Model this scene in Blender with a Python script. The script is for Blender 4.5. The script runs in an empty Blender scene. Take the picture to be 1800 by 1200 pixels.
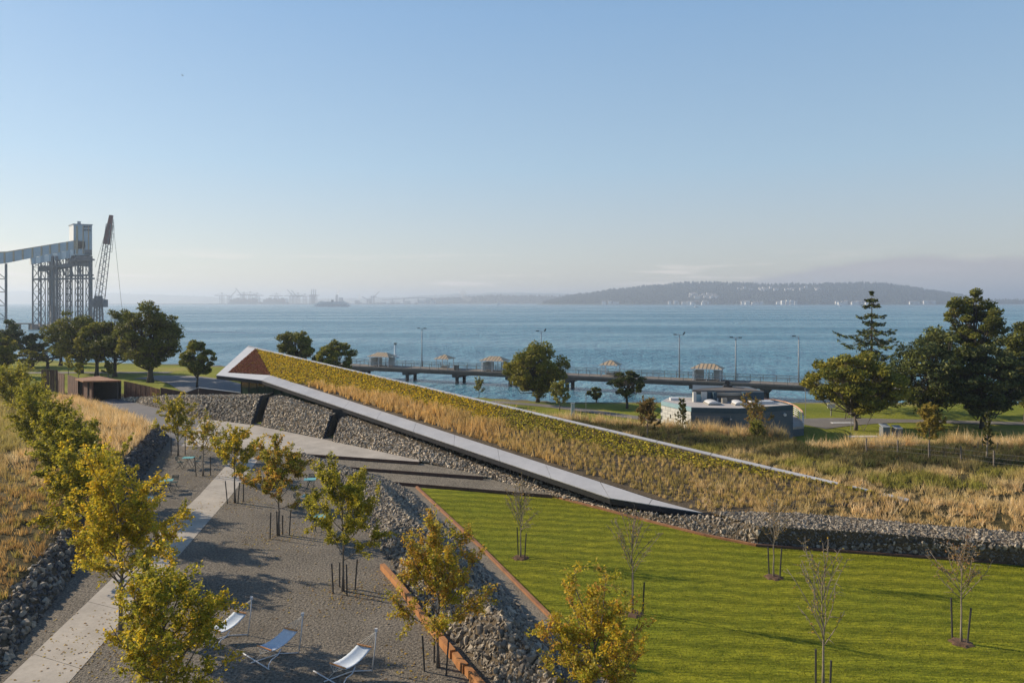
import bpy, bmesh, math, random
import numpy as np
from mathutils import Vector, Matrix
R = math.radians
sc = bpy.context.scene
col = sc.collection

# ------------------------------------------------------------------ camera, sky, sun, exposure
CAM_H, FOC, HOR = 12.0, 1300.0, 530.0        # metres above the plaza, focal length and horizon row of the 1800 px photo
cd = bpy.data.cameras.new('camera'); cam = bpy.data.objects.new('camera', cd); col.objects.link(cam)
cd.sensor_width = 36; cd.lens = FOC/1800*36; cd.shift_y = -(600-HOR)/1800
cd.clip_start = .5; cd.clip_end = 60000
cam.location = (0, 0, CAM_H); cam.rotation_euler = (R(90), 0, 0)
sc.camera = cam

SUN_EL = 25.5
SHX, SHY = 0.925, -0.38                       # direction in which shadows fall
wd = bpy.data.worlds.new('World'); sc.world = wd; wd.use_nodes = True
nt = wd.node_tree; nt.nodes.clear()
def wn(t, **k):
    n = nt.nodes.new(t)
    for a, b in k.items(): setattr(n, a, b)
    return n
def wm(op, a, b=None, c=None):
    n = wn('ShaderNodeMath', operation=op)
    for i, x in enumerate((a, b, c)):
        if x is None: continue
        if isinstance(x, (int, float)): n.inputs[i].default_value = x
        else: nt.links.new(x, n.inputs[i])
    return n.outputs[0]
def wss(x, a, b):                              # smoothstep
    n = wn('ShaderNodeMapRange', interpolation_type='SMOOTHSTEP')
    nt.links.new(x, n.inputs[0])
    for i, q in ((1, a), (2, b)):
        if isinstance(q, (int, float)): n.inputs[i].default_value = q
        else: nt.links.new(q, n.inputs[i])
    return n.outputs[0]
sky = wn('ShaderNodeTexSky', sky_type='NISHITA'); sky.sun_disc = False
sky.sun_elevation = R(SUN_EL); sky.sun_rotation = math.atan2(-SHX, -SHY)
sky.altitude = 0; sky.air_density = 1.0; sky.dust_density = .35; sky.ozone_density = 1.7
tc = wn('ShaderNodeTexCoord'); sep = wn('ShaderNodeSeparateXYZ'); nt.links.new(tc.outputs['Generated'], sep.inputs[0])
az = wm('ARCTAN2', sep.outputs[0], sep.outputs[1]); el = sep.outputs[2]
mp = wn('ShaderNodeMapping'); mp.inputs['Scale'].default_value = (7, 7, 75); nt.links.new(tc.outputs['Generated'], mp.inputs[0])
nz = wn('ShaderNodeTexNoise'); nz.inputs['Scale'].default_value = 1; nz.inputs['Detail'].default_value = 6; nz.inputs['Roughness'].default_value = .5
nt.links.new(mp.outputs[0], nz.inputs[0])
mp2 = wn('ShaderNodeMapping'); mp2.inputs['Scale'].default_value = (14, 14, 60); nt.links.new(tc.outputs['Generated'], mp2.inputs[0])
nz2 = wn('ShaderNodeTexNoise'); nz2.inputs['Scale'].default_value = 1; nz2.inputs['Detail'].default_value = 5
nt.links.new(mp2.outputs[0], nz2.inputs[0])
# low fog bank over the far shore on the right, fading out to the left
top = wm('ADD', wm('MULTIPLY', wss(az, .12, .5), .052), wm('MULTIPLY', wm('SUBTRACT', nz2.outputs[0], .5), .022))
fog = wss(el, wm('ADD', top, .007), wm('SUBTRACT', top, .006))
fog = wm('MULTIPLY', wm('MULTIPLY', fog, wss(az, .06, .36)), .9)
# thin streaks of cloud just above the horizon
wisp = wm('MULTIPLY', wss(nz.outputs[0], .53, .70), wm('MULTIPLY', wss(el, .0, .02), wss(el, .075, .035)))
wisp = wm('MULTIPLY', wisp, .6)
b0 = wn('ShaderNodeBackground'); nt.links.new(sky.outputs[0], b0.inputs[0]); b0.inputs[1].default_value = .09
# even veil of thin haze over the whole sky, paler towards the horizon
vr = wn('ShaderNodeValToRGB'); nt.links.new(el, vr.inputs[0]); ve = vr.color_ramp.elements
while len(ve) < 6: ve.new(.5)
for i, (p_, c_) in enumerate(((0, (.49, .415, .365)), (.045, (.44, .42, .40)), (.175, (.31, .435, .54)), (.36, (.205, .355, .55)), (.6, (.075, .18, .37)), (1, (.045, .12, .28)))): ve[i].position = p_; ve[i].color = (*c_, 1)
bv = wn('ShaderNodeBackground'); nt.links.new(vr.outputs[0], bv.inputs[0]); bv.inputs[1].default_value = .98
b1 = wn('ShaderNodeMixShader'); b1.inputs[0].default_value = .62; nt.links.new(b0.outputs[0], b1.inputs[1]); nt.links.new(bv.outputs[0], b1.inputs[2])
b2 = wn('ShaderNodeBackground'); b2.inputs[0].default_value = (.36, .352, .366, 1); b2.inputs[1].default_value = 1
b3 = wn('ShaderNodeBackground'); b3.inputs[0].default_value = (.74, .66, .60, 1); b3.inputs[1].default_value = 1
m1 = wn('ShaderNodeMixShader'); nt.links.new(wisp, m1.inputs[0]); nt.links.new(b1.outputs[0], m1.inputs[1]); nt.links.new(b3.outputs[0], m1.inputs[2])
m2 = wn('ShaderNodeMixShader'); nt.links.new(fog, m2.inputs[0]); nt.links.new(m1.outputs[0], m2.inputs[1]); nt.links.new(b2.outputs[0], m2.inputs[2])
wo = wn('ShaderNodeOutputWorld'); nt.links.new(m2.outputs[0], wo.inputs[0])

sl = bpy.data.lights.new('sun', 'SUN'); sl.energy = 5.0; sl.angle = R(.6); sl.color = (1, .84, .63)
so = bpy.data.objects.new('sun', sl); col.objects.link(so)
ce = math.cos(R(SUN_EL)); so.rotation_euler = Vector((ce*SHX, ce*SHY, -math.sin(R(SUN_EL)))).to_track_quat('-Z', 'Y').to_euler()
so.location = (-60, 30, 60)
vs = sc.view_settings; vs.view_transform = 'Standard'; vs.look = 'None'; vs.gamma = 1; vs.exposure = 0.54; vs.use_curve_mapping = False
sc.cycles.max_bounces = 6; sc.cycles.transparent_max_bounces = 8; sc.cycles.volume_bounces = 0
sc.cycles.use_denoising = True; sc.cycles.caustics_reflective = False; sc.cycles.caustics_refractive = False

# ------------------------------------------------------------------ helpers
rng = np.random.default_rng(7)
def px(u, v, z):                               # survey point: photo pixel -> place at height z
    y = (CAM_H-z)*FOC/(v-HOR); return np.array(((u-900)/FOC*y, y, z))
def pxd(u, v, y):                              # the same at a known distance
    return np.array(((u-900)/FOC*y, y, CAM_H-(v-HOR)/FOC*y))
def tag(o, label=None, cat=None, group=None, kind=None):
    if label: o['label'] = label
    if cat: o['category'] = cat
    if group: o['group'] = group
    if kind: o['kind'] = kind
    return o
def thing(name, label, cat, loc=(0, 0, 0), group=None, rz=0):
    o = bpy.data.objects.new(name, None); col.objects.link(o)
    o.location = [float(q) for q in loc]; o.rotation_euler = (0, 0, rz); o.empty_display_size = .2
    return tag(o, label, cat, group)
def copy_tree(o, parent=None):
    c = o.copy(); col.objects.link(c); c.parent = parent
    for ch in list(o.children): copy_tree(ch, c)
    return c
def link(name, me, parent=None):
    o = bpy.data.objects.new(name, me); col.objects.link(o)
    if parent: o.parent = parent
    return o
class MB:
    def __init__(s): s.v = []; s.f = []
    def add(s, vs_, fs):
        n = len(s.v); s.v += [tuple(float(a) for a in q) for q in vs_]; s.f += [tuple(i+n for i in f) for f in fs]; return s
    def hexa(s, a, b):                          # two quads a (bottom), b (top)
        return s.add(list(a)+list(b), [(3, 2, 1, 0), (4, 5, 6, 7), (0, 1, 5, 4), (1, 2, 6, 5), (2, 3, 7, 6), (3, 0, 4, 7)])
    def box(s, c, d, rz=0):
        co, si = math.cos(rz), math.sin(rz); q = []
        for z in (-.5, .5):
            for x, y in ((-.5, -.5), (.5, -.5), (.5, .5), (-.5, .5)):
                X, Y = x*d[0], y*d[1]; q.append((c[0]+X*co-Y*si, c[1]+X*si+Y*co, c[2]+z*d[2]))
        return s.hexa(q[:4], q[4:])
    def beam(s, p, q, w, h=None):
        p = Vector(p); q = Vector(q); h = h or w; d = (q-p).normalized()
        sd = d.cross(Vector((0, 0, 1)))
        sd = sd.normalized() if sd.length > 1e-4 else Vector((1, 0, 0))
        up = sd.cross(d); a = []
        for e in (p, q):
            a.append([e-sd*w/2-up*h/2, e+sd*w/2-up*h/2, e+sd*w/2+up*h/2, e-sd*w/2+up*h/2])
        return s.hexa(a[0], a[1])
    def tube(s, pts, rad, n=6):
        pts = [Vector(p) for p in pts]
        if not hasattr(rad, '__len__'): rad = [rad]*len(pts)
        vv, ff = [], []
        for i, p in enumerate(pts):
            d = (pts[min(i+1, len(pts)-1)]-pts[max(i-1, 0)]).normalized()
            ref = Vector((0, 0, 1)) if abs(d.z) < .9 else Vector((1, 0, 0))
            a = d.cross(ref).normalized(); b = d.cross(a)
            for k in range(n):
                t = 2*math.pi*k/n; vv.append(p+(a*math.cos(t)+b*math.sin(t))*rad[i])
        for i in range(len(pts)-1):
            for k in range(n):
                ff.append((i*n+k, i*n+(k+1) % n, (i+1)*n+(k+1) % n, (i+1)*n+k))
        ff.append(tuple(range(n))); ff.append(tuple(reversed([(len(pts)-1)*n+k for k in range(n)])))
        return s.add(vv, ff)
    def prism(s, poly, off):
        n = len(poly); off = np.array(off, float); a = [np.array(p, float) for p in poly]; b = [p+off for p in a]
        return s.add(a+b, [tuple(range(n))[::-1], tuple(range(n, 2*n))]+[(i, (i+1) % n, n+(i+1) % n, n+i) for i in range(n)])
    def poly(s, p): return s.add(p, [tuple(range(len(p)))])
    def mesh(s, name, mat, org=(0, 0, 0), smooth=False):
        me = bpy.data.meshes.new(name)
        v = (np.array(s.v)-np.array(org, float)).tolist()
        me.from_pydata(v, [], s.f); me.update(); 
        bm = bmesh.new(); bm.from_mesh(me); bmesh.ops.recalc_face_normals(bm, faces=bm.faces); bm.to_mesh(me); bm.free()
        if smooth: me.polygons.foreach_set('use_smooth', [True]*len(me.polygons))
        me.materials.append(mat); return me
    def build(s, name, mat, parent=None, smooth=False, local=False):
        org = (0, 0, 0) if (parent is None or local) else parent.matrix_basis.translation
        if parent is not None and parent.parent is not None and not local: org = Vector(org)+parent.parent.matrix_basis.translation
        return link(name, s.mesh(name, mat, org, smooth), parent)
def npmesh(name, V, F, mat, parent=None, C=None, org=(0, 0, 0), smooth=False):
    V = np.asarray(V, np.float32)-np.asarray(org, np.float32); F = np.asarray(F, np.int32); k = F.shape[1]
    me = bpy.data.meshes.new(name)
    me.vertices.add(len(V)); me.vertices.foreach_set('co', V.ravel())
    me.loops.add(F.size); me.loops.foreach_set('vertex_index', F.ravel())
    me.polygons.add(len(F)); me.polygons.foreach_set('loop_start', np.arange(len(F), dtype=np.int32)*k)
    me.update(calc_edges=True)
    me.polygons.foreach_set('use_smooth', np.full(len(F), bool(smooth)))
    if C is not None:
        at = me.color_attributes.new('Col', 'FLOAT_COLOR', 'POINT')
        c4 = np.ones((len(V), 4), np.float32); c4[:, :3] = np.clip(C, 0, 1); at.data.foreach_set('color', c4.ravel())
    me.materials.append(mat)
    return link(name, me, parent)
def pn(x, y, s=1.0, seed=0):                    # cheap smooth noise, about -1..1
    x = np.asarray(x)*s+seed*7.3; y = np.asarray(y)*s-seed*3.1
    return (np.sin(x+1.7*np.sin(y*.7+seed))+np.sin(y*1.13+1.3*np.sin(x*.9+2))+np.sin(.7*x-1.21*y+seed)+.6*np.sin(2.3*x+1.9*y)+.6*np.sin(-2.1*x+2.6*y+1))/3.6
def interp(x, a, b): return np.interp(x, a, b)

# ------------------------------------------------------------------ materials
def newmat(name):
    m = bpy.data.materials.new(name); m.use_nodes = True; t = m.node_tree; t.nodes.clear()
    o = t.nodes.new('ShaderNodeOutputMaterial'); return m, t, o
def ramp(t, fac, stops):
    r = t.nodes.new('ShaderNodeValToRGB'); t.links.new(fac, r.inputs[0]); e = r.color_ramp.elements
    while len(e) < len(stops): e.new(.5)
    for i, (p, c) in enumerate(stops): e[i].position = p; e[i].color = (*c, 1)
    return r.outputs[0]
def noise(t, vec, scale, detail=4, rough=.55):
    n = t.nodes.new('ShaderNodeTexNoise'); n.inputs['Scale'].default_value = scale; n.inputs['Detail'].default_value = detail
    n.inputs['Roughness'].default_value = rough; t.links.new(vec, n.inputs[0]); return n.outputs[0]
def pos(t, scale=None, rot=None):
    g = t.nodes.new('ShaderNodeNewGeometry')
    if scale is None and rot is None: return g.outputs['Position']
    m = t.nodes.new('ShaderNodeMapping'); t.links.new(g.outputs['Position'], m.inputs[0])
    if scale is not None: m.inputs['Scale'].default_value = scale
    if rot is not None: m.inputs['Rotation'].default_value = rot
    return m.outputs[0]
def mixc(t, a, b, f, mode='MIX'):
    n = t.nodes.new('ShaderNodeMix'); n.data_type = 'RGBA'; n.blend_type = mode
    for sk, x in ((n.inputs[0], f), (n.inputs[6], a), (n.inputs[7], b)):
        if isinstance(x, (int, float)): sk.default_value = x
        elif isinstance(x, tuple): sk.default_value = (*x, 1)
        else: t.links.new(x, sk)
    return n.outputs[2]
def surf(name, c1, c2, scale=2, fine=40, fine_amt=.35, rough=.85, bump=.3, bdist=.02, metal=0, spec=.3, scale3=None):
    """two-tone surface: large patches c1..c2, fine grain on top, grain relief"""
    m, t, o = newmat(name); p = pos(t, scale3)
    b = t.nodes.new('ShaderNodeBsdfPrincipled'); t.links.new(b.outputs[0], o.inputs[0])
    n1 = noise(t, p, scale, 5, .6); base = ramp(t, n1, [(.32, c1), (.68, c2)])
    n2 = noise(t, p, fine, 3, .7); g = ramp(t, n2, [(.25, (1-fine_amt,)*3), (.75, (1+fine_amt,)*3)])
    t.links.new(mixc(t, base, g, 1.0, 'MULTIPLY'), b.inputs['Base Color'])
    b.inputs['Roughness'].default_value = rough; b.inputs['Metallic'].default_value = metal
    b.inputs['Specular IOR Level'].default_value = spec
    if bump:
        bp = t.nodes.new('ShaderNodeBump'); bp.inputs['Strength'].default_value = bump; bp.inputs['Distance'].default_value = bdist
        t.links.new(n2, bp.inputs['Height']); t.links.new(bp.outputs[0], b.inputs['Normal'])
    return m
def leafy(name, trans=.35, rough=.6, spec=.15):
    m, t, o = newmat(name)
    a = t.nodes.new('ShaderNodeAttribute'); a.attribute_name = 'Col'
    d = t.nodes.new('ShaderNodeBsdfPrincipled'); t.links.new(a.outputs['Color'], d.inputs['Base Color'])
    d.inputs['Roughness'].default_value = rough; d.inputs['Specular IOR Level'].default_value = spec
    tr = t.nodes.new('ShaderNodeBsdfTranslucent'); t.links.new(a.outputs['Color'], tr.inputs[0])
    mx = t.nodes.new('ShaderNodeMixShader'); mx.inputs[0].default_value = trans
    t.links.new(d.outputs[0], mx.inputs[1]); t.links.new(tr.outputs[0], mx.inputs[2]); t.links.new(mx.outputs[0], o.inputs[0])
    return m
def rockm(name):
    m, t, o = newmat(name); p = pos(t)
    a = t.nodes.new('ShaderNodeAttribute'); a.attribute_name = 'Col'
    b = t.nodes.new('ShaderNodeBsdfPrincipled'); t.links.new(b.outputs[0], o.inputs[0])
    n = noise(t, p, 14, 5, .65); g = ramp(t, n, [(.3, (.72, .72, .74)), (.7, (1.2, 1.16, 1.08))])
    t.links.new(mixc(t, a.outputs['Color'], g, 1.0, 'MULTIPLY'), b.inputs['Base Color']); b.inputs['Roughness'].default_value = .8
    bp = t.nodes.new('ShaderNodeBump'); bp.inputs['Strength'].default_value = .4; bp.inputs['Distance'].default_value = .03
    t.links.new(n, bp.inputs['Height']); t.links.new(bp.outputs[0], b.inputs['Normal'])
    return m
def rockm_obj(name):                            # single rocks: one tone for each object
    m, t, o = newmat(name); p = pos(t)
    oi = t.nodes.new('ShaderNodeObjectInfo')
    cc = ramp(t, oi.outputs['Random'], [(0, (.10, .088, .074)), (.5, (.21, .182, .145)), (1, (.38, .33, .26))])
    b = t.nodes.new('ShaderNodeBsdfPrincipled'); t.links.new(b.outputs[0], o.inputs[0])
    n = noise(t, p, 14, 5, .65); g = ramp(t, n, [(.3, (.72, .72, .74)), (.7, (1.2, 1.16, 1.08))])
    t.links.new(mixc(t, cc, g, 1.0, 'MULTIPLY'), b.inputs['Base Color']); b.inputs['Roughness'].default_value = .8
    bp = t.nodes.new('ShaderNodeBump'); bp.inputs['Strength'].default_value = .4; bp.inputs['Distance'].default_value = .03
    t.links.new(n, bp.inputs['Height']); t.links.new(bp.outputs[0], b.inputs['Normal'])
    return m
def cortenm(name, c1, c2, c3):
    m, t, o = newmat(name); p = pos(t)
    b = t.nodes.new('ShaderNodeBsdfPrincipled'); t.links.new(b.outputs[0], o.inputs[0])
    n = noise(t, p, 1.6, 6, .65); n2 = noise(t, pos(t, (9, 9, .8)), 3, 4)
    c = ramp(t, n, [(.3, c1), (.5, c2), (.72, c3)]); g = ramp(t, n2, [(.3, (.75, .75, .75)), (.7, (1.2, 1.15, 1.1))])
    t.links.new(mixc(t, c, g, 1.0, 'MULTIPLY'), b.inputs['Base Color']); b.inputs['Roughness'].default_value = .75
    return m
M = {}
M['gravel'] = surf('gravel', (.125, .109, .087), (.188, .164, .131), .35, 10, 1.0, .95, 1.0, .10)
M['gravel_pale'] = surf('gravel_pale', (.165, .145, .112), (.235, .205, .16), .5, 12, .8, .95, .9, .08)
M['concrete'] = surf('concrete', (.31, .28, .24), (.43, .39, .335), .7, 6, .12, .8, .1, .004)
M['asphalt'] = surf('asphalt', (.125, .122, .125), (.17, .165, .165), .4, 30, .25, .9, .3, .01)
M['trail'] = surf('trail', (.13, .12, .11), (.18, .165, .145), .3, 20, .2, .9, .2, .01)
M['soil'] = surf('soil', (.065, .050, .032), (.12, .09, .055), .8, 9, .5, .95, .8, .06)
M['mulch'] = surf('mulch', (.09, .05, .03), (.15, .09, .055), 2, 20, .5, .95, .8, .04)
M['coping'] = surf('coping', (.40, .39, .38), (.50, .485, .47), .35, 3, .07, .42, .03, .003, 0, .5)
M['coping_white'] = surf('coping_white', (.54, .525, .505), (.63, .615, .595), .35, 3, .04, .45, .03, .003, 0, .5)
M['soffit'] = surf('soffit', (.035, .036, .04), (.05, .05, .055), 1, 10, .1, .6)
M['darkmetal'] = surf('dark_metal', (.028, .03, .033), (.045, .047, .05), 2, 20, .1, .5, .05, .002, .4)
M['corten'] = cortenm('corten', (.25, .10, .03), (.35, .155, .048), (.43, .205, .07))
M['corten_red'] = cortenm('corten_red', (.17, .075, .035), (.25, .115, .05), (.33, .165, .075))
M['corten_plank'] = cortenm('corten_plank', (.055, .021, .013), (.085, .033, .019), (.12, .05, .028))
M['corten_dark'] = cortenm('corten_dark', (.05, .03, .024), (.08, .042, .03), (.11, .06, .04))
M['leaf'] = leafy('leaf', .5); M['darkleaf'] = leafy('dark_leaf', .36); M['grassblade'] = leafy('grass_blade', .42, .7)
M['sedum'] = leafy('sedum', .3, .8); M['needle'] = leafy('needle', .22)
M['bark'] = surf('bark', (.10, .085, .07), (.17, .145, .12), 3, 25, .4, .9, .7, .02)
M['palebark'] = surf('pale_bark', (.17, .14, .11), (.26, .22, .175), 3, 25, .3, .9, .5, .01)
M['darkbark'] = surf('dark_bark', (.05, .042, .035), (.09, .075, .06), 3, 25, .4, .9, .7, .02)
M['stake'] = surf('stake', (.035, .034, .034), (.06, .056, .052), 2, 20, .2, .8)
M['rock'] = rockm('rock'); M['rock_single'] = rockm_obj('rock_single')
M['steel'] = surf('steel', (.20, .23, .26), (.30, .33, .36), .1, 1, .15, .7, 0)
M['lattice'] = surf('lattice', (.075, .085, .095), (.13, .145, .16), .1, 1, .15, .7, 0)
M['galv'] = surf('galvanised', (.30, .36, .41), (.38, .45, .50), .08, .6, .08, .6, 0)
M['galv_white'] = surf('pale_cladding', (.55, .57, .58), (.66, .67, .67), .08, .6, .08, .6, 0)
M['crane_red'] = surf('crane_red', (.10, .03, .03), (.16, .045, .04), .3, 2, .2, .7, 0)
M['whitepaint'] = surf('white_paint', (.66, .66, .66), (.76, .76, .75), .5, 8, .05, .5, 0)
M['pierwood'] = surf('pier_concrete', (.13, .115, .10), (.20, .175, .15), .3, 6, .25, .9, .2, .02)
M['pile'] = surf('pile', (.045, .042, .038), (.08, .072, .062), .5, 5, .3, .9, .2, .02)
M['rail'] = surf('rail_metal', (.20, .19, .17), (.29, .275, .24), .5, 8, .1, .6, 0)
M['tanroof'] = surf('tan_roof', (.36, .27, .17), (.46, .35, .23), .4, 6, .1, .6, 0)
M['glass'] = None
def glassm():
    m, t, o = newmat('window_glass'); b = t.nodes.new('ShaderNodeBsdfPrincipled'); t.links.new(b.outputs[0], o.inputs[0])
    n = noise(t, pos(t, (1, 1, .3)), .5, 2); t.links.new(ramp(t, n, [(.3, (.05, .085, .06)), (.7, (.09, .13, .085))]), b.inputs['Base Color'])
    b.inputs['Roughness'].default_value = .04; b.inputs['Transmission Weight'].default_value = .25; b.inputs['IOR'].default_value = 1.6
    return m
M['glass'] = glassm()
def lawnm():
    m, t, o = newmat('lawn_grass'); p = pos(t)
    b = t.nodes.new('ShaderNodeBsdfPrincipled'); t.links.new(b.outputs[0], o.inputs[0])
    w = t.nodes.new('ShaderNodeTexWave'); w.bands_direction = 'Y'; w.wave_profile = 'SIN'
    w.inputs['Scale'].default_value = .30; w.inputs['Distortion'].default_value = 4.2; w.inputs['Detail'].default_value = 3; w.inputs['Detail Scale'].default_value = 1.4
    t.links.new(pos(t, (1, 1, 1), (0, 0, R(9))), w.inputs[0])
    c = ramp(t, w.outputs[1], [(.1, (.122, .140, .010)), (.9, (.196, .210, .016))])  # mowing bands: sheen of the cut blades put into the green
    pa = noise(t, p, .22, 4, .6); c = mixc(t, c, ramp(t, pa, [(.3, (.86, .92, .9)), (.7, (1.14, 1.06, 1.0))]), 1.0, 'MULTIPLY')
    st = noise(t, pos(t, (1.0, 6, 1), (0, 0, R(9))), 1.5, 5, .75); c = mixc(t, c, ramp(t, st, [(.36, (.50, .56, .5)), (.64, (1.6, 1.46, 1.4))]), 1.0, 'MULTIPLY')
    n2 = noise(t, pos(t, (1, 1.8, 1)), 11, 3, .7); c = mixc(t, c, ramp(t, n2, [(.34, (.6, .66, .6)), (.66, (1.42, 1.36, 1.3))]), 1.0, 'MULTIPLY')
    t.links.new(c, b.inputs['Base Color']); b.inputs['Roughness'].default_value = .9; b.inputs['Specular IOR Level'].default_value = .1
    bp = t.nodes.new('ShaderNodeBump'); bp.inputs['Strength'].default_value = .8; bp.inputs['Distance'].default_value = .06
    t.links.new(n2, bp.inputs['Height']); t.links.new(bp.outputs[0], b.inputs['Normal'])
    return m
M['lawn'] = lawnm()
def groundm():                                   # park ground: mown grass with dry patches
    m, t, o = newmat('park_grass'); p = pos(t)
    b = t.nodes.new('ShaderNodeBsdfPrincipled'); t.links.new(b.outputs[0], o.inputs[0])
    n = noise(t, p, .12, 5, .6); c = ramp(t, n, [(.34, (.125, .15, .014)), (.55, (.20, .21, .024)), (.72, (.30, .25, .07))])
    at = t.nodes.new('ShaderNodeAttribute'); at.attribute_name = 'Col'; sx = t.nodes.new('ShaderNodeSeparateColor'); t.links.new(at.outputs['Color'], sx.inputs[0])
    c = mixc(t, c, ramp(t, n, [(.35, (.055, .045, .022)), (.65, (.10, .08, .035))]), sx.outputs[0])
    c = mixc(t, c, ramp(t, n, [(.35, (.10, .085, .065)), (.65, (.24, .19, .13))]), sx.outputs[1])
    n2 = noise(t, p, 5, 4, .7); c = mixc(t, c, ramp(t, n2, [(.3, (.7, .75, .7)), (.7, (1.3, 1.25, 1.2))]), 1.0, 'MULTIPLY')
    t.links.new(c, b.inputs['Base Color']); b.inputs['Roughness'].default_value = .9; b.inputs['Specular IOR Level'].default_value = .1
    bp = t.nodes.new('ShaderNodeBump'); bp.inputs['Strength'].default_value = .8; bp.inputs['Distance'].default_value = .15
    t.links.new(n2, bp.inputs['Height']); t.links.new(bp.outputs[0], b.inputs['Normal'])
    return m
M['park'] = groundm()
def seam():
    m, t, o = newmat('sea_water')
    b = t.nodes.new('ShaderNodeBsdfPrincipled'); t.links.new(b.outputs[0], o.inputs[0])
    p = pos(t)
    pw = pos(t, (1, .55, 1), (0, 0, R(-14)))
    n1 = noise(t, pw, .38, 6, .65); n2 = noise(t, pw, .09, 5, .65); n3 = noise(t, pos(t, (.35, 1.5, 1), (0, 0, R(6))), .0075, 4, .6)
    t.links.new(ramp(t, n3, [(.35, (.045, .15, .215)), (.65, (.09, .23, .30))]), b.inputs['Base Color'])
    t.links.new(ramp(t, n3, [(.4, (.34,)*3), (.62, (.20,)*3)]), b.inputs['Roughness'])
    b.inputs['IOR'].default_value = 1.333
    ad = t.nodes.new('ShaderNodeMath'); ad.operation = 'MULTIPLY_ADD'; ad.inputs[1].default_value = 3.2
    t.links.new(n2, ad.inputs[0]); t.links.new(n1, ad.inputs[2])
    bp = t.nodes.new('ShaderNodeBump'); bp.inputs['Strength'].default_value = .8; bp.inputs['Distance'].default_value = 2.2
    t.links.new(ad.outputs[0], bp.inputs['Height']); t.links.new(bp.outputs[0], b.inputs['Normal'])
    return m
M['sea'] = seam()

# ------------------------------------------------------------------ levels of the site
SEA, LAWN = -6.5, -.75
def zp(y): return .04*np.maximum(0, np.asarray(y)-46.0)         # plaza, rising gently to the entrance
def pp(u, v, off=0.0):                                          # survey point on the plaza
    z = 0.0
    for _ in range(25):
        q = px(u, v, z+off); z = float(zp(q[1]))
    return px(u, v, z+off)
def P2(u, v): return pp(u, v)[:2]
# folded green roof: one plane through the tip, the low corner and the far end
T_P2 = px(1235, 902, -.2); T_P1 = px(460, 669, 4.2); T_F1 = px(1600, 878, .6)
nrm = np.cross(T_F1-T_P2, T_P1-T_P2); nrm /= nrm[2]
def plane_z(x, y): return T_P2[2]-(nrm[0]*(x-T_P2[0])+nrm[1]*(y-T_P2[1]))
def pr(u, v):                                                   # survey point on the roof plane
    d = np.array(((u-900)/FOC, 1, -(v-HOR)/FOC)); o = np.array((0, 0, CAM_H))
    t = np.dot(nrm, T_P2-o)/np.dot(nrm, d); return o+d*t
R_P0, R_F0, R_K = pr(380, 660), pr(437, 608), pr(1072, 876)
R_I0, R_I1, R_IF, R_IT = pr(400, 655.5), pr(476, 660), pr(450, 613), pr(1228, 900.5)
# base of the left bank and front line of the far edge
LB = np.array([P2(u, v) for u, v in ((-260, 1500), (0, 1180), (115, 1030), (235, 862), (300, 770), (250, 738), (180, 704))])
def xb(y): return np.interp(y, LB[:, 1], LB[:, 0])
def zt(y): return np.interp(y, [15, 24, 31, 46, 60, 70, 84], [.35, .5, .85, 1.25, 1.5, 1.35, 1.0])
BT = [px(1235, 903, -.15), px(1340, 905, .28), px(1500, 914, .30), px(1620, 926, .28), px(1800, 941, .26), px(2200, 968, .26)]  # top of the right rock bank
EDGE = np.array([R_F0[:2], T_F1[:2], (60, 41), (160, 36)])
def dist_edge(x, y):                                            # metres beyond the roof's far edge / the rock bank
    ye = np.interp(x, EDGE[:, 0], EDGE[:, 1]); s = np.where(x < T_F1[0], .75, 1.0)
    return (y-ye)*s
NEAR = np.array([R_P0[:2], T_P1[:2], R_K[:2], T_P2[:2]]+[b[:2] for b in BT[1:]])
def shore(x): return np.maximum(106.5-.415*np.asarray(x), 104.0)
def parkz(x, y):
    z = np.interp(x, [-70, -34, -8, 60], [.9, 1.1, -2, -2.1])
    d = y-shore(x); return np.where(d < 0, z, z-np.clip(d, 0, 14)*.75)
def H(x, y):
    x = np.asarray(x, float); y = np.asarray(y, float)
    z = parkz(x, y)
    d = dist_edge(x, y); w = np.interp(x, [5, 32], [13, 22])
    e = np.interp(d/w, [-1, 0, .25, .65, .8, 3.0], [.2, .25, .75, .8, .45, -30])+.12*pn(x, y, .5, 3)
    z = np.where(x > -20, np.maximum(z, e), z)
    # under roof and lawn
    yn = np.interp(x, NEAR[:, 0], NEAR[:, 1]); inside = (y < np.interp(x, EDGE[:, 0], EDGE[:, 1])) & (y > yn)
    z = np.where(inside & (x < T_F1[0]+.5), np.minimum(np.minimum(z, .6), np.where(x < T_P2[0]-1, np.minimum(plane_z(x, y)-.5, -1.3), plane_z(x, y)-.12)), z)
    bl = inside & (x >= T_P2[0]); z = np.where(bl, np.minimum(plane_z(x, y)-.12, .3+.05*(y-40)), z)
    site = (y < yn+.3) & (x > xb(y)-.3) & (y < 86)
    z = np.where(site, -2.4, z)
    # hill on the left
    dl = xb(y)-x; t_ = zt(y)
    hl = np.interp(dl, [0, .7, 1.1, 4, 10, 25, 60], [0, .55, 1, 1.25, 1.2, .6, 0])*t_+.12*pn(x, y, .45, 5)*np.clip(dl/3, 0, 1)
    hl = np.where(dl < .8, hl-.35, hl)
    lw = np.clip((88-y)/6, 0, 1)
    z = np.where((dl > 0) & (y < 90), np.where(lw > 0, hl*lw+z*(1-lw), z), z)
    return z
def hit(u, v):                                                   # survey point on the terrain
    y = 20.0
    while y < 260:
        x = (u-900)/FOC*y; z = CAM_H-(v-HOR)/FOC*y
        if z <= float(H(x, y)): return np.array((x, y, float(H(x, y))))
        y += .2
    return px(u, v, -2)

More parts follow.
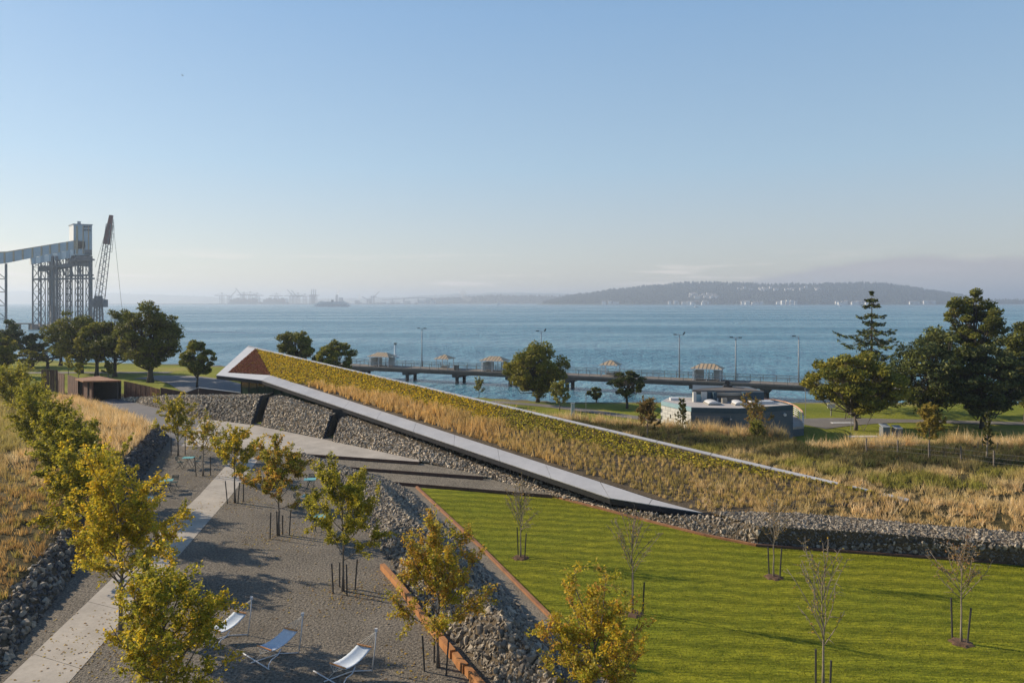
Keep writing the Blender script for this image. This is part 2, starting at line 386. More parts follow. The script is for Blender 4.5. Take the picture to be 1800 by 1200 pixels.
# ------------------------------------------------------------------ terrain, sea
gx = np.concatenate([np.arange(-400, -60, 8), np.arange(-60, 50, .55), np.arange(50, 110, 2), np.arange(110, 420, 10)])
gy = np.concatenate([np.arange(2, 18, 2), np.arange(18, 72, .55), np.arange(72, 135, 1.2), np.arange(135, 320, 6)])
X, Y = np.meshgrid(gx, gy); Z = H(X, Y)
ny, nx = X.shape; I = np.arange(ny*nx).reshape(ny, nx)
Fq = np.stack([I[:-1, :-1], I[:-1, 1:], I[1:, 1:], I[1:, :-1]], -1).reshape(-1, 4)
wild = np.where((xb(Y)-X > 0) & (Y < 88), 1.0, 0.0)+np.where((X > -9) & (dist_edge(X, Y) < np.interp(X, [5, 32], [13, 22])*1.02) & (Y > 30), 1.0, 0.0)   # meadow soil rather than mown lawn
o = npmesh('ground', np.stack([X, Y, Z], -1).reshape(-1, 3), Fq, M['park'], C=np.stack([np.clip(wild, 0, 1).ravel(), np.clip((Y-shore(X)+2.5+1.2*pn(X, Y, .5, 2))/1.5, 0, 1).ravel(), 0*wild.ravel()], 1), smooth=True); tag(o, kind='structure')
mb = MB(); mb.poly([(-30000, -30, SEA), (30000, -30, SEA), (30000, 30000, SEA), (-30000, 30000, SEA)])
tag(mb.build('sea', M['sea']), kind='structure')

# ------------------------------------------------------------------ sheets on the plaza
def sheet(name, poly, mat, zf, off=0.0, parent=None, breaks=(46.0,), thick=0):
    bm = bmesh.new(); vs_ = [bm.verts.new((float(p[0]), float(p[1]), 0)) for p in poly]; bm.faces.new(vs_)
    for b in breaks:
        bmesh.ops.bisect_plane(bm, geom=list(bm.verts)+list(bm.edges)+list(bm.faces), plane_co=(0, b, 0), plane_no=(0, 1, 0))
    for v in bm.verts: v.co.z = float(zf(v.co.y))+off
    bmesh.ops.triangulate(bm, faces=bm.faces); bmesh.ops.recalc_face_normals(bm, faces=bm.faces)
    for f in bm.faces:
        if f.normal.z < 0: f.normal_flip()
    me = bpy.data.meshes.new(name); bm.to_mesh(me); bm.free(); me.materials.append(mat)
    return link(name, me, parent)
ridge_px = [(1010, 1260, 1.15), (950, 1167, 1.15), (877, 1077, 1.15), (807, 1013, 1.1), (750, 932, .95), (700, 893, .8), (665, 846, .75), (600, 818, .7), (534, 797, .45)]
RIDGE = [px(*q) for q in ridge_px]
GB = [pp(u, v) for u, v in ((212, 701), (345, 735), (440, 746), (570, 772), (735, 808))]     # foot of the gabion walls
plaza = [P2(-260, 1500)]+[P2(u, v) for u, v in ((0, 1180), (115, 1030), (235, 862), (300, 770), (250, 738), (180, 704))]
plaza = [(p[0]-.6, p[1]) for p in plaza]+[GB[0][:2]+(0, 1)]+[g[:2]+(.4, .6) for g in GB[1:]]+[pp(737, 811)[:2], pp(539, 798)[:2]]
plaza += [r[:2]+(.25, 0) for r in RIDGE[::-1][1:]]+[(3.5, 15)]
tag(sheet('gravel_plaza', plaza, M['gravel'], zp), kind='structure')
asp = [P2(180, 704), P2(205, 700), P2(345, 734), P2(356, 736), P2(337, 762), P2(319, 784), P2(300, 770), P2(250, 738)]
tag(sheet('asphalt_ramp', asp, M['asphalt'], zp, .006), kind='structure')
up = tag(sheet('concrete_landing', [P2(319, 784), P2(337, 762), P2(356, 736), GB[2][:2], GB[3][:2], GB[4][:2], P2(737, 811.5), P2(540, 798.5), P2(475, 792), P2(430, 788)], M['concrete'], zp, .012), kind='structure')
# concrete walk in slabs
pa, pb = np.array([P2(5, 1200), P2(384, 833)]); qa, qb = np.array([P2(120, 1200), P2(440, 826)])
d = (pb-pa)/np.linalg.norm(pb-pa)
def atY(a, b, y): t = (y-a[1])/(b[1]-a[1]); return a+(b-a)*t
walk = bpy.data.objects.new('concrete_path', None); col.objects.link(walk); tag(walk, kind='structure')
ys = [12.0]
while ys[-1] < 54: ys.append(ys[-1]+4.4)
Y1L, Y1R = P2(430, 788.5)[1], P2(475, 792.5)[1]
for i in range(len(ys)-1):
    y0, y1 = ys[i]+.012, ys[i+1]-.012
    a0, a1, c0, c1 = atY(pa, pb, y0), atY(pa, pb, min(y1, Y1L)), atY(qa, qb, y0-1.0), atY(qa, qb, min(y1-1.0, Y1R))
    sheet('slab', [c0, c1, a1, a0], M['concrete'], zp, .010, walk)
# gravel terraces and lawn, each a step lower
def zc(c): return lambda y: c
w1 = [pp(539, 798), pp(737, 812)]; w2 = [px(612, 821, -.10), px(850, 838, -.10)]; w3 = [px(690, 847, -.56), px(971, 870.5, -.56)]
def offz(p, z): return np.array((p[0], p[1], z))
def tread(pts): tag(MB().poly(pts).build('gravel_terrace', M['gravel_pale']), kind='structure')
def lft(p, dx, dy, z): return (p[0]+dx, p[1]+dy, z)
tread([lft(w1[0], -1.5, .1, .26), lft(w1[0], 0, .1, .22), lft(w1[1], .6, .1, .16), lft(w2[1], .6, .02, -.10), lft(w2[0], 0, .02, -.10), lft(w2[0], -2.6, 1, -.02)])
tread([lft(w2[0], -2, .1, -.24), lft(w2[0], 0, .08, -.26), lft(w2[1], .6, .08, -.26), lft(w3[1], .6, .02, -.56), lft(w3[0], 0, .02, -.56), lft(w3[0], -2, 1, -.5)])
lw_far = [(735, 857), (971, 873), (1075, 900), (1160, 922), (1240, 942), (1330, 960), (1800, 993), (2300, 1028)]
LF = [px(u, v, LAWN) for u, v in lw_far]
LL = [px(u, v, LAWN) for u, v in ((735, 857), (850, 964), (990, 1104), (1130, 1246))]
lawn = [p[:2] for p in LF]+[(42, 12), (5, 12)]+[p[:2] for p in LL[::-1][:-1]]
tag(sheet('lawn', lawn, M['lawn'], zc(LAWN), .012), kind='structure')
strip = [(w3[0][0]-1.5, w3[0][1]+.6), (w3[1][0]+.5, w3[1][1]+.1)]+[p[:2]+(0, 1.2) for p in LF[2:]]+[(45, 10), (-2, 10)]+[r[:2] for r in RIDGE[:-1]]
tag(sheet('gravel_strip', strip, M['gravel_pale'], zc(LAWN)), kind='structure')
# mown grass blades in the lawn
def in_poly(x, y, P):
    P = np.asarray(P); c = np.zeros(x.shape, bool); j = len(P)-1
    for i in range(len(P)):
        xi, yi = P[i]; xj, yj = P[j]
        with np.errstate(divide='ignore', invalid='ignore'):
            c ^= ((yi > y) != (yj > y)) & (x < (xj-xi)*(y-yi)/(yj-yi)+xi)
        j = i
    return c
def tufts(P, h, nb, lean, width, C, seed, seg=1, spread=.12, jit=.16):
    r = np.random.default_rng(seed); P = np.repeat(np.asarray(P, float), nb, 0); h = np.repeat(np.broadcast_to(h, (len(P)//nb,)), nb)*r.uniform(.55, 1.1, len(P))
    C = np.repeat(np.asarray(C), nb, 0)*r.normal(1, jit, (len(P), 1)).clip(.5, 1.6)
    a = r.uniform(0, 2*np.pi, len(P)); ln = lean*r.uniform(.2, 1.3, len(P)); b = r.uniform(0, 2*np.pi, len(P)); rad = spread*np.sqrt(r.uniform(0, 1, len(P)))
    base = P+np.stack([rad*np.cos(b), rad*np.sin(b), np.full(len(P), -.03)], 1); dr = np.stack([np.cos(a), np.sin(a), 0*a], 1)
    t = r.uniform(0, 2*np.pi, len(P)); sd = np.stack([np.cos(t), np.sin(t), 0*t], 1)*(width*r.uniform(.6, 1.3, len(P)))[:, None]/2
    tip = base+dr*(h*ln)[:, None]; tip[:, 2] += h*np.sqrt(np.clip(1-.5*ln**2, .2, 1))
    n = len(P); i = np.arange(n)
    if seg == 1:
        V = np.stack([base-sd, base+sd, tip], 1).reshape(-1, 3); F = np.stack([3*i, 3*i+1, 3*i+2], 1); CC = np.repeat(C, 3, 0)
    else:
        mid = base+dr*(h*ln*.3)[:, None]; mid[:, 2] += .62*h
        V = np.stack([base-sd, base+sd, mid+sd*.8, mid-sd*.8, tip], 1).reshape(-1, 3)
        F = np.concatenate([np.stack([5*i, 5*i+1, 5*i+2], 1), np.stack([5*i, 5*i+2, 5*i+3], 1), np.stack([5*i+3, 5*i+2, 5*i+4], 1)]); CC = np.repeat(C, 5, 0)
    return V, F, CC
def pick(cols, n, seed=0, w=None):
    r = np.random.default_rng(seed); c = np.array(cols); return c[r.choice(len(c), n, p=w)]
n = 170000; x = rng.uniform(-8, 30, n); y = rng.uniform(15, 48, n); k = in_poly(x, y, lawn); x, y = x[k], y[k]
cc = pick([(.15, .16, .015), (.21, .212, .022), (.115, .125, .013), (.28, .255, .05)], len(x), 3)*(1+.18*pn(x, y*2.2, 1.5, 2))[:, None]
V, Fc, Cc = tufts(np.stack([x, y, np.full(len(x), LAWN+.02)], 1), .085, 1, .6, .035, cc, 5, 1, .0)
o = npmesh('lawn_blades', V, Fc, M['grassblade'], C=Cc); tag(o, 'short mown green grass blades of the sloping lawn', 'grass', kind='stuff')

# ------------------------------------------------------------------ weathering steel walls and edging
def edging(name, label, pts, w, h, mat, seglen, group=None, jog=0.0, gap=.012):
    root = thing(name, label, 'edging', pts[0], group)
    for a, b in zip(pts[:-1], pts[1:]):
        a = np.array(a, float); b = np.array(b, float); L = np.linalg.norm(b-a); k = max(1, round(L/seglen)); dv = (b-a)/k
        for i in range(k):
            s = a+dv*i; e = a+dv*(i+1)-dv/np.linalg.norm(dv)*gap
            off = np.array((0, 0, h/2-.02-jog*(i % 3)/2)); MB().beam(s+off, e+off, w, h).build('steel_plate', mat, root)
    return root
edging('steel_retaining_wall', 'dark rusty steel riser at the edge of the concrete landing', [offz(w1[0], .40), offz(w1[1], .22)], .09, .02, M['corten_red'], 3)
def riser(label, a, b, z1, z0, mat=M['corten_dark']):
    root = thing('steel_riser_wall', label, 'retaining wall', (a[0], a[1], z0))
    a = np.array(a); b = np.array(b); L = np.linalg.norm((b-a)[:2]); k = max(2, round(L/3.0))
    for i in range(k):
        s, e = a+(b-a)*i/k, a+(b-a)*(i+1)/k; e = e-(b-a)/L*.012
        za = z1 if not callable(z1) else float(z1(s[1])); zb = z1 if not callable(z1) else float(z1(e[1]))
        p0, p1 = np.array((s[0], s[1]-.03, z0)), np.array((e[0], e[1]-.03, z0))
        MB().hexa([p0, p1, p1+(0, .06, 0), p0+(0, .06, 0)], [(p0[0], p0[1], za+.035), (p1[0], p1[1], zb+.035), (p1[0], p1[1]+.06, zb+.035), (p0[0], p0[1]+.06, za+.035)]).build('steel_plate', mat, root)
    return root
riser('thin rusty steel riser right below the pale concrete landing', w1[0], w1[1], zp, .05)
riser('thin rusty steel riser between the two gravel terraces', w2[0], w2[1], -.10, -.4)
riser('thin rusty steel riser between the lower gravel terrace and lawn corner', w3[0], w3[1], -.56, -.9)
edging('steel_edging', 'long orange rusty steel edging beam along the left side of the lawn', [p-(.10, 0, 0) for p in LL], .15, .14, M['corten_red'], 3.2)
edging('steel_edging', 'low rusty steel edging between the lawn and the gabion rocks', LF[1:6], .16, .14, M['corten_red'], 3.0)
edging('steel_edging', 'dark rusty steel edging between the lawn and the loose boulder bank', LF[5:], .16, .15, M['corten_dark'], 3.0)
cw = [pp(672, 1000), pp(690, 1020), pp(714, 1050), pp(742, 1088), pp(774, 1128)]
edging('steel_bench_wall', 'bright orange rusty steel beam wall along the gravel under the yellow tree', cw, .20, .28, M['corten'], 1.3)
zz = thing('steel_block_wall', 'bright orange rusty steel block wall with stepped joints by the rock berm', 'retaining wall', pp(780, 1136))
for i, (u, v) in enumerate(((776, 1132), (797, 1158), (806, 1170), (819, 1183), (830, 1196), (850, 1219), (872, 1244))):
    if i == 6: break
    a = pp(u, v); b = pp(*((776, 1132), (797, 1158), (806, 1170), (819, 1183), (830, 1196), (850, 1219), (872, 1244))[i+1])
    sh = np.array((.05*(i % 2), -.03*(i % 2), .14-.03*(i % 2))); MB().beam(a+sh, a+(b-a)*.94+sh, .20, .30).build('steel_plate', M['corten'], zz)
# ------------------------------------------------------------------ rocks
ico_v = []
_p = (1+5**.5)/2
for a in (-1, 1):
    for b in (-_p, _p): ico_v += [(0, a, b), (a, b, 0), (b, 0, a)]
ico_v = np.array(ico_v)/math.hypot(1, _p)
def hull(v):
    bm = bmesh.new(); vs_ = [bm.verts.new(q) for q in v]; bmesh.ops.convex_hull(bm, input=vs_)
    bmesh.ops.recalc_face_normals(bm, faces=bm.faces); bm.verts.index_update()
    V = np.array([q.co[:] for q in bm.verts]); F = np.array([[l.index for l in f.verts] for f in bm.faces if len(f.verts) == 3]); bm.free(); return V, F
_r = np.random.default_rng(11)
ROCKS = [hull(ico_v*_r.uniform(.62, 1.2, (12, 1))*np.array((1, _r.uniform(.65, .9), _r.uniform(.45, .7)))+_r.normal(0, .08, (12, 3))) for _ in range(9)]
def rot_rand(n, r):
    q = r.normal(size=(n, 4)); q /= np.linalg.norm(q, axis=1)[:, None]; w, x, y, z = q.T
    return np.stack([np.stack([1-2*(y*y+z*z), 2*(x*y-z*w), 2*(x*z+y*w)], 1), np.stack([2*(x*y+z*w), 1-2*(x*x+z*z), 2*(y*z-x*w)], 1), np.stack([2*(x*z-y*w), 2*(y*z+x*w), 1-2*(x*x+y*y)], 1)], 1)
ROCKC = [(.12, .105, .088), (.17, .15, .122), (.23, .20, .16), (.30, .262, .205), (.38, .33, .255), (.21, .19, .165)]
def rock_field(name, P, S, parent, seed, cols=ROCKC, mat=None):
    r = np.random.default_rng(seed); Vs, Fs, Cs, n0 = [], [], [], 0
    kind = r.integers(0, len(ROCKS), len(P)); cc = pick(cols, len(P), seed+1)*r.normal(1, .12, (len(P), 1)).clip(.6, 1.4)
    for k, (rv, rf) in enumerate(ROCKS):
        m = kind == k; n = m.sum()
        if not n: continue
        RR = rot_rand(n, r); V = np.einsum('nij,vj->nvi', RR, rv)*S[m][:, None, None]+P[m][:, None, :]
        F = rf[None]+(np.arange(n)*len(rv))[:, None, None]+n0
        Vs.append(V.reshape(-1, 3)); Fs.append(F.reshape(-1, 3)); Cs.append(np.repeat(cc[m], len(rv), 0)); n0 += n*len(rv)
    org = parent.location if parent else (0, 0, 0)
    o = npmesh(name, np.concatenate(Vs), np.concatenate(Fs), mat or M['rock'], parent, np.concatenate(Cs), org)
    o['kind'] = 'stuff'; return o
ROCK_ME = []
for rv, rf in ROCKS:
    m_ = bpy.data.meshes.new('rock'); m_.from_pydata(rv.tolist(), [], rf.tolist()); m_.materials.append(M['rock_single']); ROCK_ME.append(m_)
def rock_parts(P, S, parent, seed):
    r = random.Random(seed)
    for p, s in zip(P, S):
        o = bpy.data.objects.new('rock', r.choice(ROCK_ME)); col.objects.link(o); o.parent = parent
        o.location = Vector([float(q) for q in p])-parent.location; o.scale = (float(s),)*3; o.rotation_euler = (r.uniform(0, 6.3), r.uniform(0, 6.3), r.uniform(0, 6.3))
class Loft:
    def __init__(s, lines, m=40):
        L = []
        for ln in lines:
            ln = np.array(ln, float); t = np.linspace(0, len(ln)-1, m); i = np.clip(t.astype(int), 0, len(ln)-2); f = (t-i)[:, None]; L.append(ln[i]*(1-f)+ln[i+1]*f)
        s.g = np.array(L)                         # lines x m x 3
    def faces(s):
        a, b = s.g.shape[:2]; I = np.arange(a*b).reshape(a, b); return np.stack([I[:-1, :-1], I[:-1, 1:], I[1:, 1:], I[1:, :-1]], -1).reshape(-1, 4)
    def sample(s, n, r):
        g = s.g; A, B, Cc, D = g[:-1, :-1], g[:-1, 1:], g[1:, 1:], g[1:, :-1]
        ar = (np.linalg.norm(np.cross(B-A, D-A), axis=-1)+np.linalg.norm(np.cross(B-Cc, D-Cc), axis=-1)).ravel(); k = r.choice(len(ar), n, p=ar/ar.sum())
        u, v = r.uniform(0, 1, (2, n, 1)); A, B, Cc, D = [q.reshape(-1, 3)[k] for q in (A, B, Cc, D)]
        return A*(1-u)*(1-v)+B*u*(1-v)+Cc*u*v+D*(1-u)*v
    def area(s):
        g = s.g; A, B, Cc, D = g[:-1, :-1], g[:-1, 1:], g[1:, 1:], g[1:, :-1]
        return float((np.linalg.norm(np.cross(B-A, D-A), axis=-1)+np.linalg.norm(np.cross(B-Cc, D-Cc), axis=-1)).sum()/2)
def in_view(P):
    u = 900+P[:, 0]/P[:, 1]*FOC; v = HOR+(CAM_H-P[:, 2])/P[:, 1]*FOC
    return (u > -20) & (u < 1820) & (v < 1215)
def rock_bank(name, lines, dens, size, seed, parts=300, cols=ROCKC, skin=M['soil'], big=1.25, m=40):
    lf = Loft(lines, m); root = npmesh(name, lf.g.reshape(-1, 3), lf.faces(), skin, smooth=True); tag(root, kind='structure')
    r = np.random.default_rng(seed); n = int(lf.area()*dens); P = lf.sample(n, r); S = size*r.lognormal(-.05, .42, n).clip(.4, 2.4)
    if parts:
        sc_ = np.where(in_view(P), S/P[:, 1], 0); k = np.argsort(-sc_)[:parts]; rock_parts(P[k]+(0, 0, .02), S[k]*1.05, root, seed); msk = np.ones(n, bool); msk[k] = False; P, S = P[msk], S[msk]
    rock_field('rocks', P, S, root, seed+3, cols); return root
left_base = [pp(905, 1262), pp(867, 1193), pp(800, 1127), pp(746, 1076), pp(705, 1012), pp(664, 957), pp(612, 900), pp(566, 842), pp(528, 799)]
right_base = [px(1085, 1262, LAWN), px(1012, 1165, LAWN), px(925, 1077, LAWN), px(862, 1013, LAWN), px(790, 932, LAWN), px(752, 893, LAWN), px(716, 859, LAWN+.1), px(660, 834, -.45), px(545, 800, .2)]
half = [(a*.5+b*.5)+np.array((0, 0, .12)) for a, b in zip(left_base, RIDGE)]
half2 = [(a*.42+b*.58)+np.array((0, 0, -.30)) for a, b in zip(right_base, RIDGE)]
rock_bank('rock_berm', [left_base, half, RIDGE, half2, right_base], 88, .086, 21, 300)
# dark bank under the grassy hill on the left
lbp = [(-160, 1382), (0, 1180), (60, 1100), (115, 1030), (170, 950), (235, 862), (268, 815), (299, 769)]
bb = [pp(*q) for q in lbp]
bt = [np.array((xb(b[1])-1.25, b[1]+.35, float(zt(b[1]))*1.02)) for b in bb]
bm_ = [(a+b)/2+np.array((0, 0, .05)) for a, b in zip(bb, bt)]
rock_bank('rock_slope', [bb, bm_, bt, [t+np.array((-.6, .1, -.15)) for t in bt]], 62, .10, 31, 200, [(.05, .05, .053), (.075, .075, .078), (.11, .105, .105), (.15, .145, .14)])
# bank along the far side of the lawn, with its vertical step on the right
bk0 = [p+(.1, .15, -.02) for p in (LF[2], LF[3], LF[4], LF[5])]
bk1 = [px(1090, 893, -.45), px(1165, 905, -.32), px(1250, 906, .0), px(1334, 924, .25)]
rock_bank('rock_slope', [bk0, [(a+b)/2+np.array((0, 0, .08)) for a, b in zip(bk0, bk1)], bk1], 95, .075, 41, 150)
ledF = [px(1334, 924, .25), px(1420, 929, .25), px(1500, 934, .25), px(1600, 941, .25), px(1800, 958, .25), px(2200, 990, .25)]
ledB = [p+np.array((0, .5, .03)) for p in (px(1250, 904, .0), px(1400, 906, .26), px(1500, 914, .28), px(1620, 926, .28), px(1800, 941, .28), px(2200, 968, .28))]
rock_bank('rock_ledge', [ledF, ledB], 110, .062, 51, 80)
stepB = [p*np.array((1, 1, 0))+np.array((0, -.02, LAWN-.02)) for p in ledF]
rock_bank('rock_step', [stepB, ledF], 90, .06, 61, 0, [(.09, .085, .08), (.13, .12, .11), (.17, .155, .14)])  # shade of the upright face put into darker rock tones
lo0 = [px(u, v, LAWN)+(0, .14, -.02) for u, v in ((1338, 959.5), (1420, 965), (1500, 970.5), (1600, 977.5), (1800, 992), (2200, 1021))]
lo1 = [np.array((p[0], p[1]-.1, z)) for p, z in zip(ledF, (-.74, -.64, -.42, -.08, .22, .25))]
rock_bank('boulder_slope', [lo0, [a*.45+b*.55+np.array((0, 0, .06)) for a, b in zip(lo0, lo1)], lo1], 78, .094, 71, 300)

# ------------------------------------------------------------------ gabion walls below the roof
def gabion(label, base, top, seed, dens=62, size=.10):
    root = thing('gabion_wall', label, 'wall', base[0], 'stone filled walls below the green roof')
    lf = Loft([base, top], 24); back = [[p+np.array((.5, 1.6, 0)) for p in top], [p+np.array((.5, 1.6, 0)) for p in base]]
    lf2 = Loft([base, top]+back, 24)
    g = lf2.g; V = g.reshape(-1, 3); Fc = [tuple(q) for q in lf2.faces().tolist()]
    a, b = g.shape[:2]; Fc += [tuple(k*b for k in range(a)), tuple(k*b+b-1 for k in range(a))[::-1]]
    me = bpy.data.meshes.new('core'); me.from_pydata((V-np.array(root.location)).tolist(), [], Fc); me.materials.append(M['soil']); link('core', me, root)
    r = np.random.default_rng(seed); n = int(lf.area()*dens); P = lf.sample(n, r); S = size*r.lognormal(0, .22, n).clip(.6, 1.7)
    tp = np.array(Loft([top, back[0]], 24).sample(int(n*.18), r)); St = size*r.lognormal(0, .2, len(tp))
    rock_field('rocks', np.concatenate([P, tp]), np.concatenate([S, St]), root, seed+1, [(q[0]*1.8, q[1]*1.74, q[2]*1.66) for q in ROCKC]); return root
def gtop(u, v, y): return pxd(u, v, y)
gab1_b = [pp(205, 700), pp(280, 717), pp(345, 735), pp(400, 741), pp(441, 746)]
gab1_t = [pxd(215, 698, gab1_b[0][1]+.4), pxd(280, 697.5, gab1_b[1][1]+1.0), pxd(345, 697, gab1_b[2][1]+1.6), pxd(405, 696.5, gab1_b[3][1]+1.9), pxd(457, 695.5, gab1_b[4][1]+2)]
gabion('stone filled gabion wall running from the steel gateway to the first doorway slot', gab1_b, gab1_t, 81)
gab2_b = [pp(459, 749), pp(515, 760), pp(567, 771)]
gab2_t = [pxd(474, 698, gab2_b[0][1]+2), pxd(530, 714, gab2_b[1][1]+1.9), pxd(580, 730, gab2_b[2][1]+1.8)]
gabion('short stone filled gabion wall between the two dark doorway slots', gab2_b, gab2_t, 91)
gab3_b = [pp(585, 776), pp(660, 791), pp(737, 809), px(850, 838, -.2), px(971, 870, -.6), px(1080, 900, LAWN), px(1165, 922, LAWN)]
gab3_t = [pxd(598, 736, gab3_b[0][1]+1.7), pxd(672, 759, gab3_b[1][1]+1.6), pxd(750, 787, gab3_b[2][1]+1.5), pxd(860, 822, gab3_b[3][1]+1.3), pxd(980, 860, gab3_b[4][1]+1.2), pxd(1088, 893, gab3_b[5][1]+1), pxd(1170, 914, gab3_b[6][1]+.8)]
gabion('long stone filled gabion wall tapering down to the lawn under the roof', gab3_b, gab3_t, 101)
# lining of the two slots: dark doorway passages
for lab, (b0, b1, t0, t1_) in (('dark doorway passage between first and second gabion wall', (gab1_b[-1], gab2_b[0], gab1_t[-1], gab2_t[0])),
                            ('dark doorway passage between second and third gabion wall', (gab2_b[-1], gab3_b[0], gab2_t[-1], gab3_t[0]))):
    root = thing('doorway_passage', lab, 'doorway', b0)
    e = .04
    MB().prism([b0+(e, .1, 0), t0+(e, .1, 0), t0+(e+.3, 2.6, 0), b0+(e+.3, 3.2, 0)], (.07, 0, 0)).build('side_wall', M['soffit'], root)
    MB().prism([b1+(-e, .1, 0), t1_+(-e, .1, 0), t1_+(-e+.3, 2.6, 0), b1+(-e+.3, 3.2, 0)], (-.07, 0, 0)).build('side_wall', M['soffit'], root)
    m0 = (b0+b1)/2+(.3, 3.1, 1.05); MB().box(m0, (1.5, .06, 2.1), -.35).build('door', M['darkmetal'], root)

# ------------------------------------------------------------------ the folded green roof
rf = thing('green_roof_pavilion', 'long folded green roof pavilion with wide pale metal edge sinking into the lawn', 'building', (R_P0[0], R_P0[1], 1.0))
n_ = nrm/np.linalg.norm(nrm)
outl = [R_P0, T_P1, R_K, T_P2, T_F1, R_F0]
MB().prism([p-n_*.06 for p in outl], -n_*.30).build('roof_slab', M['soffit'], rf)
MB().prism([p-n_*.03 for p in (R_I0, R_I1, R_IT, pr(1590, 876.2), R_IF)], -n_*.05).build('planting_bed', M['soil'], rf)
def panel(a, b, c, d_, mat):
    MB().prism([a, b, c, d_], -n_*.055).build('edge_panel', mat, rf)
def strip_panels(o0, o1, i0, i1, k, mat, t0=0, t1=1):
    for j in range(k):
        s, e = t0+(t1-t0)*j/k, t0+(t1-t0)*(j+1)/k-(.0006 if k > 1 else 0)
        panel(o0+(o1-o0)*s, o0+(o1-o0)*e, i0+(i1-i0)*e, i0+(i1-i0)*s, mat)
up_ = n_*.05
# near edge, wide pale panels; joints perpendicular as photographed
strip_panels(T_P1+up_, R_K+up_, R_I1+up_, pr(1055, 848)+up_, 9, M['coping'])
strip_panels(R_K+up_, pr(1140, 887)+up_, pr(1056, 848.4)+up_, pr(1146, 878)+up_, 1, M['coping'])
panel(pr(1141, 887.2)+up_, T_P2+up_, pr(1234, 901.6)+up_, pr(1147, 878.3)+up_, M['coping'])
strip_panels(R_P0+up_, T_P1+up_, R_I0+up_, R_I1+up_, 1, M['coping_white'])
strip_panels(R_P0+up_, R_F0+up_, R_I0+up_, R_IF+up_, 2, M['coping_white'])
far_in = lambda t: (R_F0+(T_F1-R_F0)*t)
ofs = (R_IF-R_F0); inn = (T_P1-T_P2); inn = -np.cross(n_, (T_F1-R_F0)/np.linalg.norm(T_F1-R_F0)); inn = inn if inn[1] < 0 else -inn
for j in range(16):
    s, e = .004+j*.94/16, .004+(j+1)*.94/16-.0008
    panel(far_in(s)+up_, far_in(e)+up_, far_in(e)+inn*.34+up_, far_in(s)+inn*.34+up_, M['coping'])
for s, e in ((.955, .968), (.98, .999)):
    panel(far_in(s)+up_, far_in(e)+up_, far_in(e)+inn*.3+up_, far_in(s)+inn*.3+up_, M['coping'])
# fascia under the prow and the glazed front
back = np.array((1.2, 3.4, 0))
def under(p): return np.array((p[0], p[1], plane_z(p[0], p[1])-.38))
g0 = np.array(pxd(424, 690, 76.5)); g1 = np.array(pxd(660, 760, 66.5)); gl = g1-g0
MB().prism([R_P0-n_*.36+(.9, .6, 0), R_P0-n_*.36+(5.4, -.5, 0), R_P0-n_*.36+(5.6, .6, -.35), R_P0-n_*.36+(1.6, 1.8, -.35)], (0, 0, -.05)).build('soffit_panel', M['coping_white'], rf)
K = 15
for j in range(K):
    a = g0+gl*j/K; b = g0+gl*(j+1)/K; za, zb = plane_z(a[0], a[1])-.42, plane_z(b[0], b[1])-.42; lo = 1.15
    if min(za, zb) < lo+.3: break
    dd = (b-a)/np.linalg.norm(b-a)*.03
    q = [(a[0]+dd[0], a[1]+dd[1], lo), (b[0]-dd[0], b[1]-dd[1], lo), (b[0]-dd[0], b[1]-dd[1], zb), (a[0]+dd[0], a[1]+dd[1], za)]
    MB().prism(q, (.02, .03, 0)).build('window_pane', M['glass'], rf)
    MB().beam((a[0], a[1], lo), (a[0], a[1], za), .06, .1).build('mullion', M['darkmetal'], rf)
side = np.array((g0[0]-1.5, g0[1]+9))
for j in range(5):
    a = g0[:2]+(side-g0[:2])*j/5; b = g0[:2]+(side-g0[:2])*(j+1)/5-(.0, .06); za, zb = plane_z(*a)-.42, plane_z(*b)-.42
    MB().prism([(a[0], a[1], 1.15), (b[0], b[1], 1.15), (b[0], b[1], zb), (a[0], a[1], za)], (.02, 0, 0)).build('window_pane', M['glass'], rf)
a = g0[:2]+(1.2, 5.0); b = g1[:2]+(.8, 3.0)
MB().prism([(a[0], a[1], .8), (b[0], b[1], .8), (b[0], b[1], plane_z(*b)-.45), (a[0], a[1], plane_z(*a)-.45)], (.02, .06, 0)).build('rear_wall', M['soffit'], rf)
# dark recessed wall that carries on below the low part of the edge
w0, w1_ = g1+(0, .3, 0), np.array((T_P2[0]-2.2, T_P2[1]+1.6, 0))
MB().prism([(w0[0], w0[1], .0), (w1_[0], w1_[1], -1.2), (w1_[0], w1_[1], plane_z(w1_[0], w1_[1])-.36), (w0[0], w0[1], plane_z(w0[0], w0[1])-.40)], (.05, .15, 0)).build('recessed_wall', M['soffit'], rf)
MB().prism([(g0[0], g0[1]+.1, 1.14), (g1[0], g1[1]+.1, .9), (g1[0]+.8, g1[1]+3, .9), (g0[0]+1.2, g0[1]+5, 1.14)], (0, 0, -.1)).build('floor_slab', M['concrete'], rf)
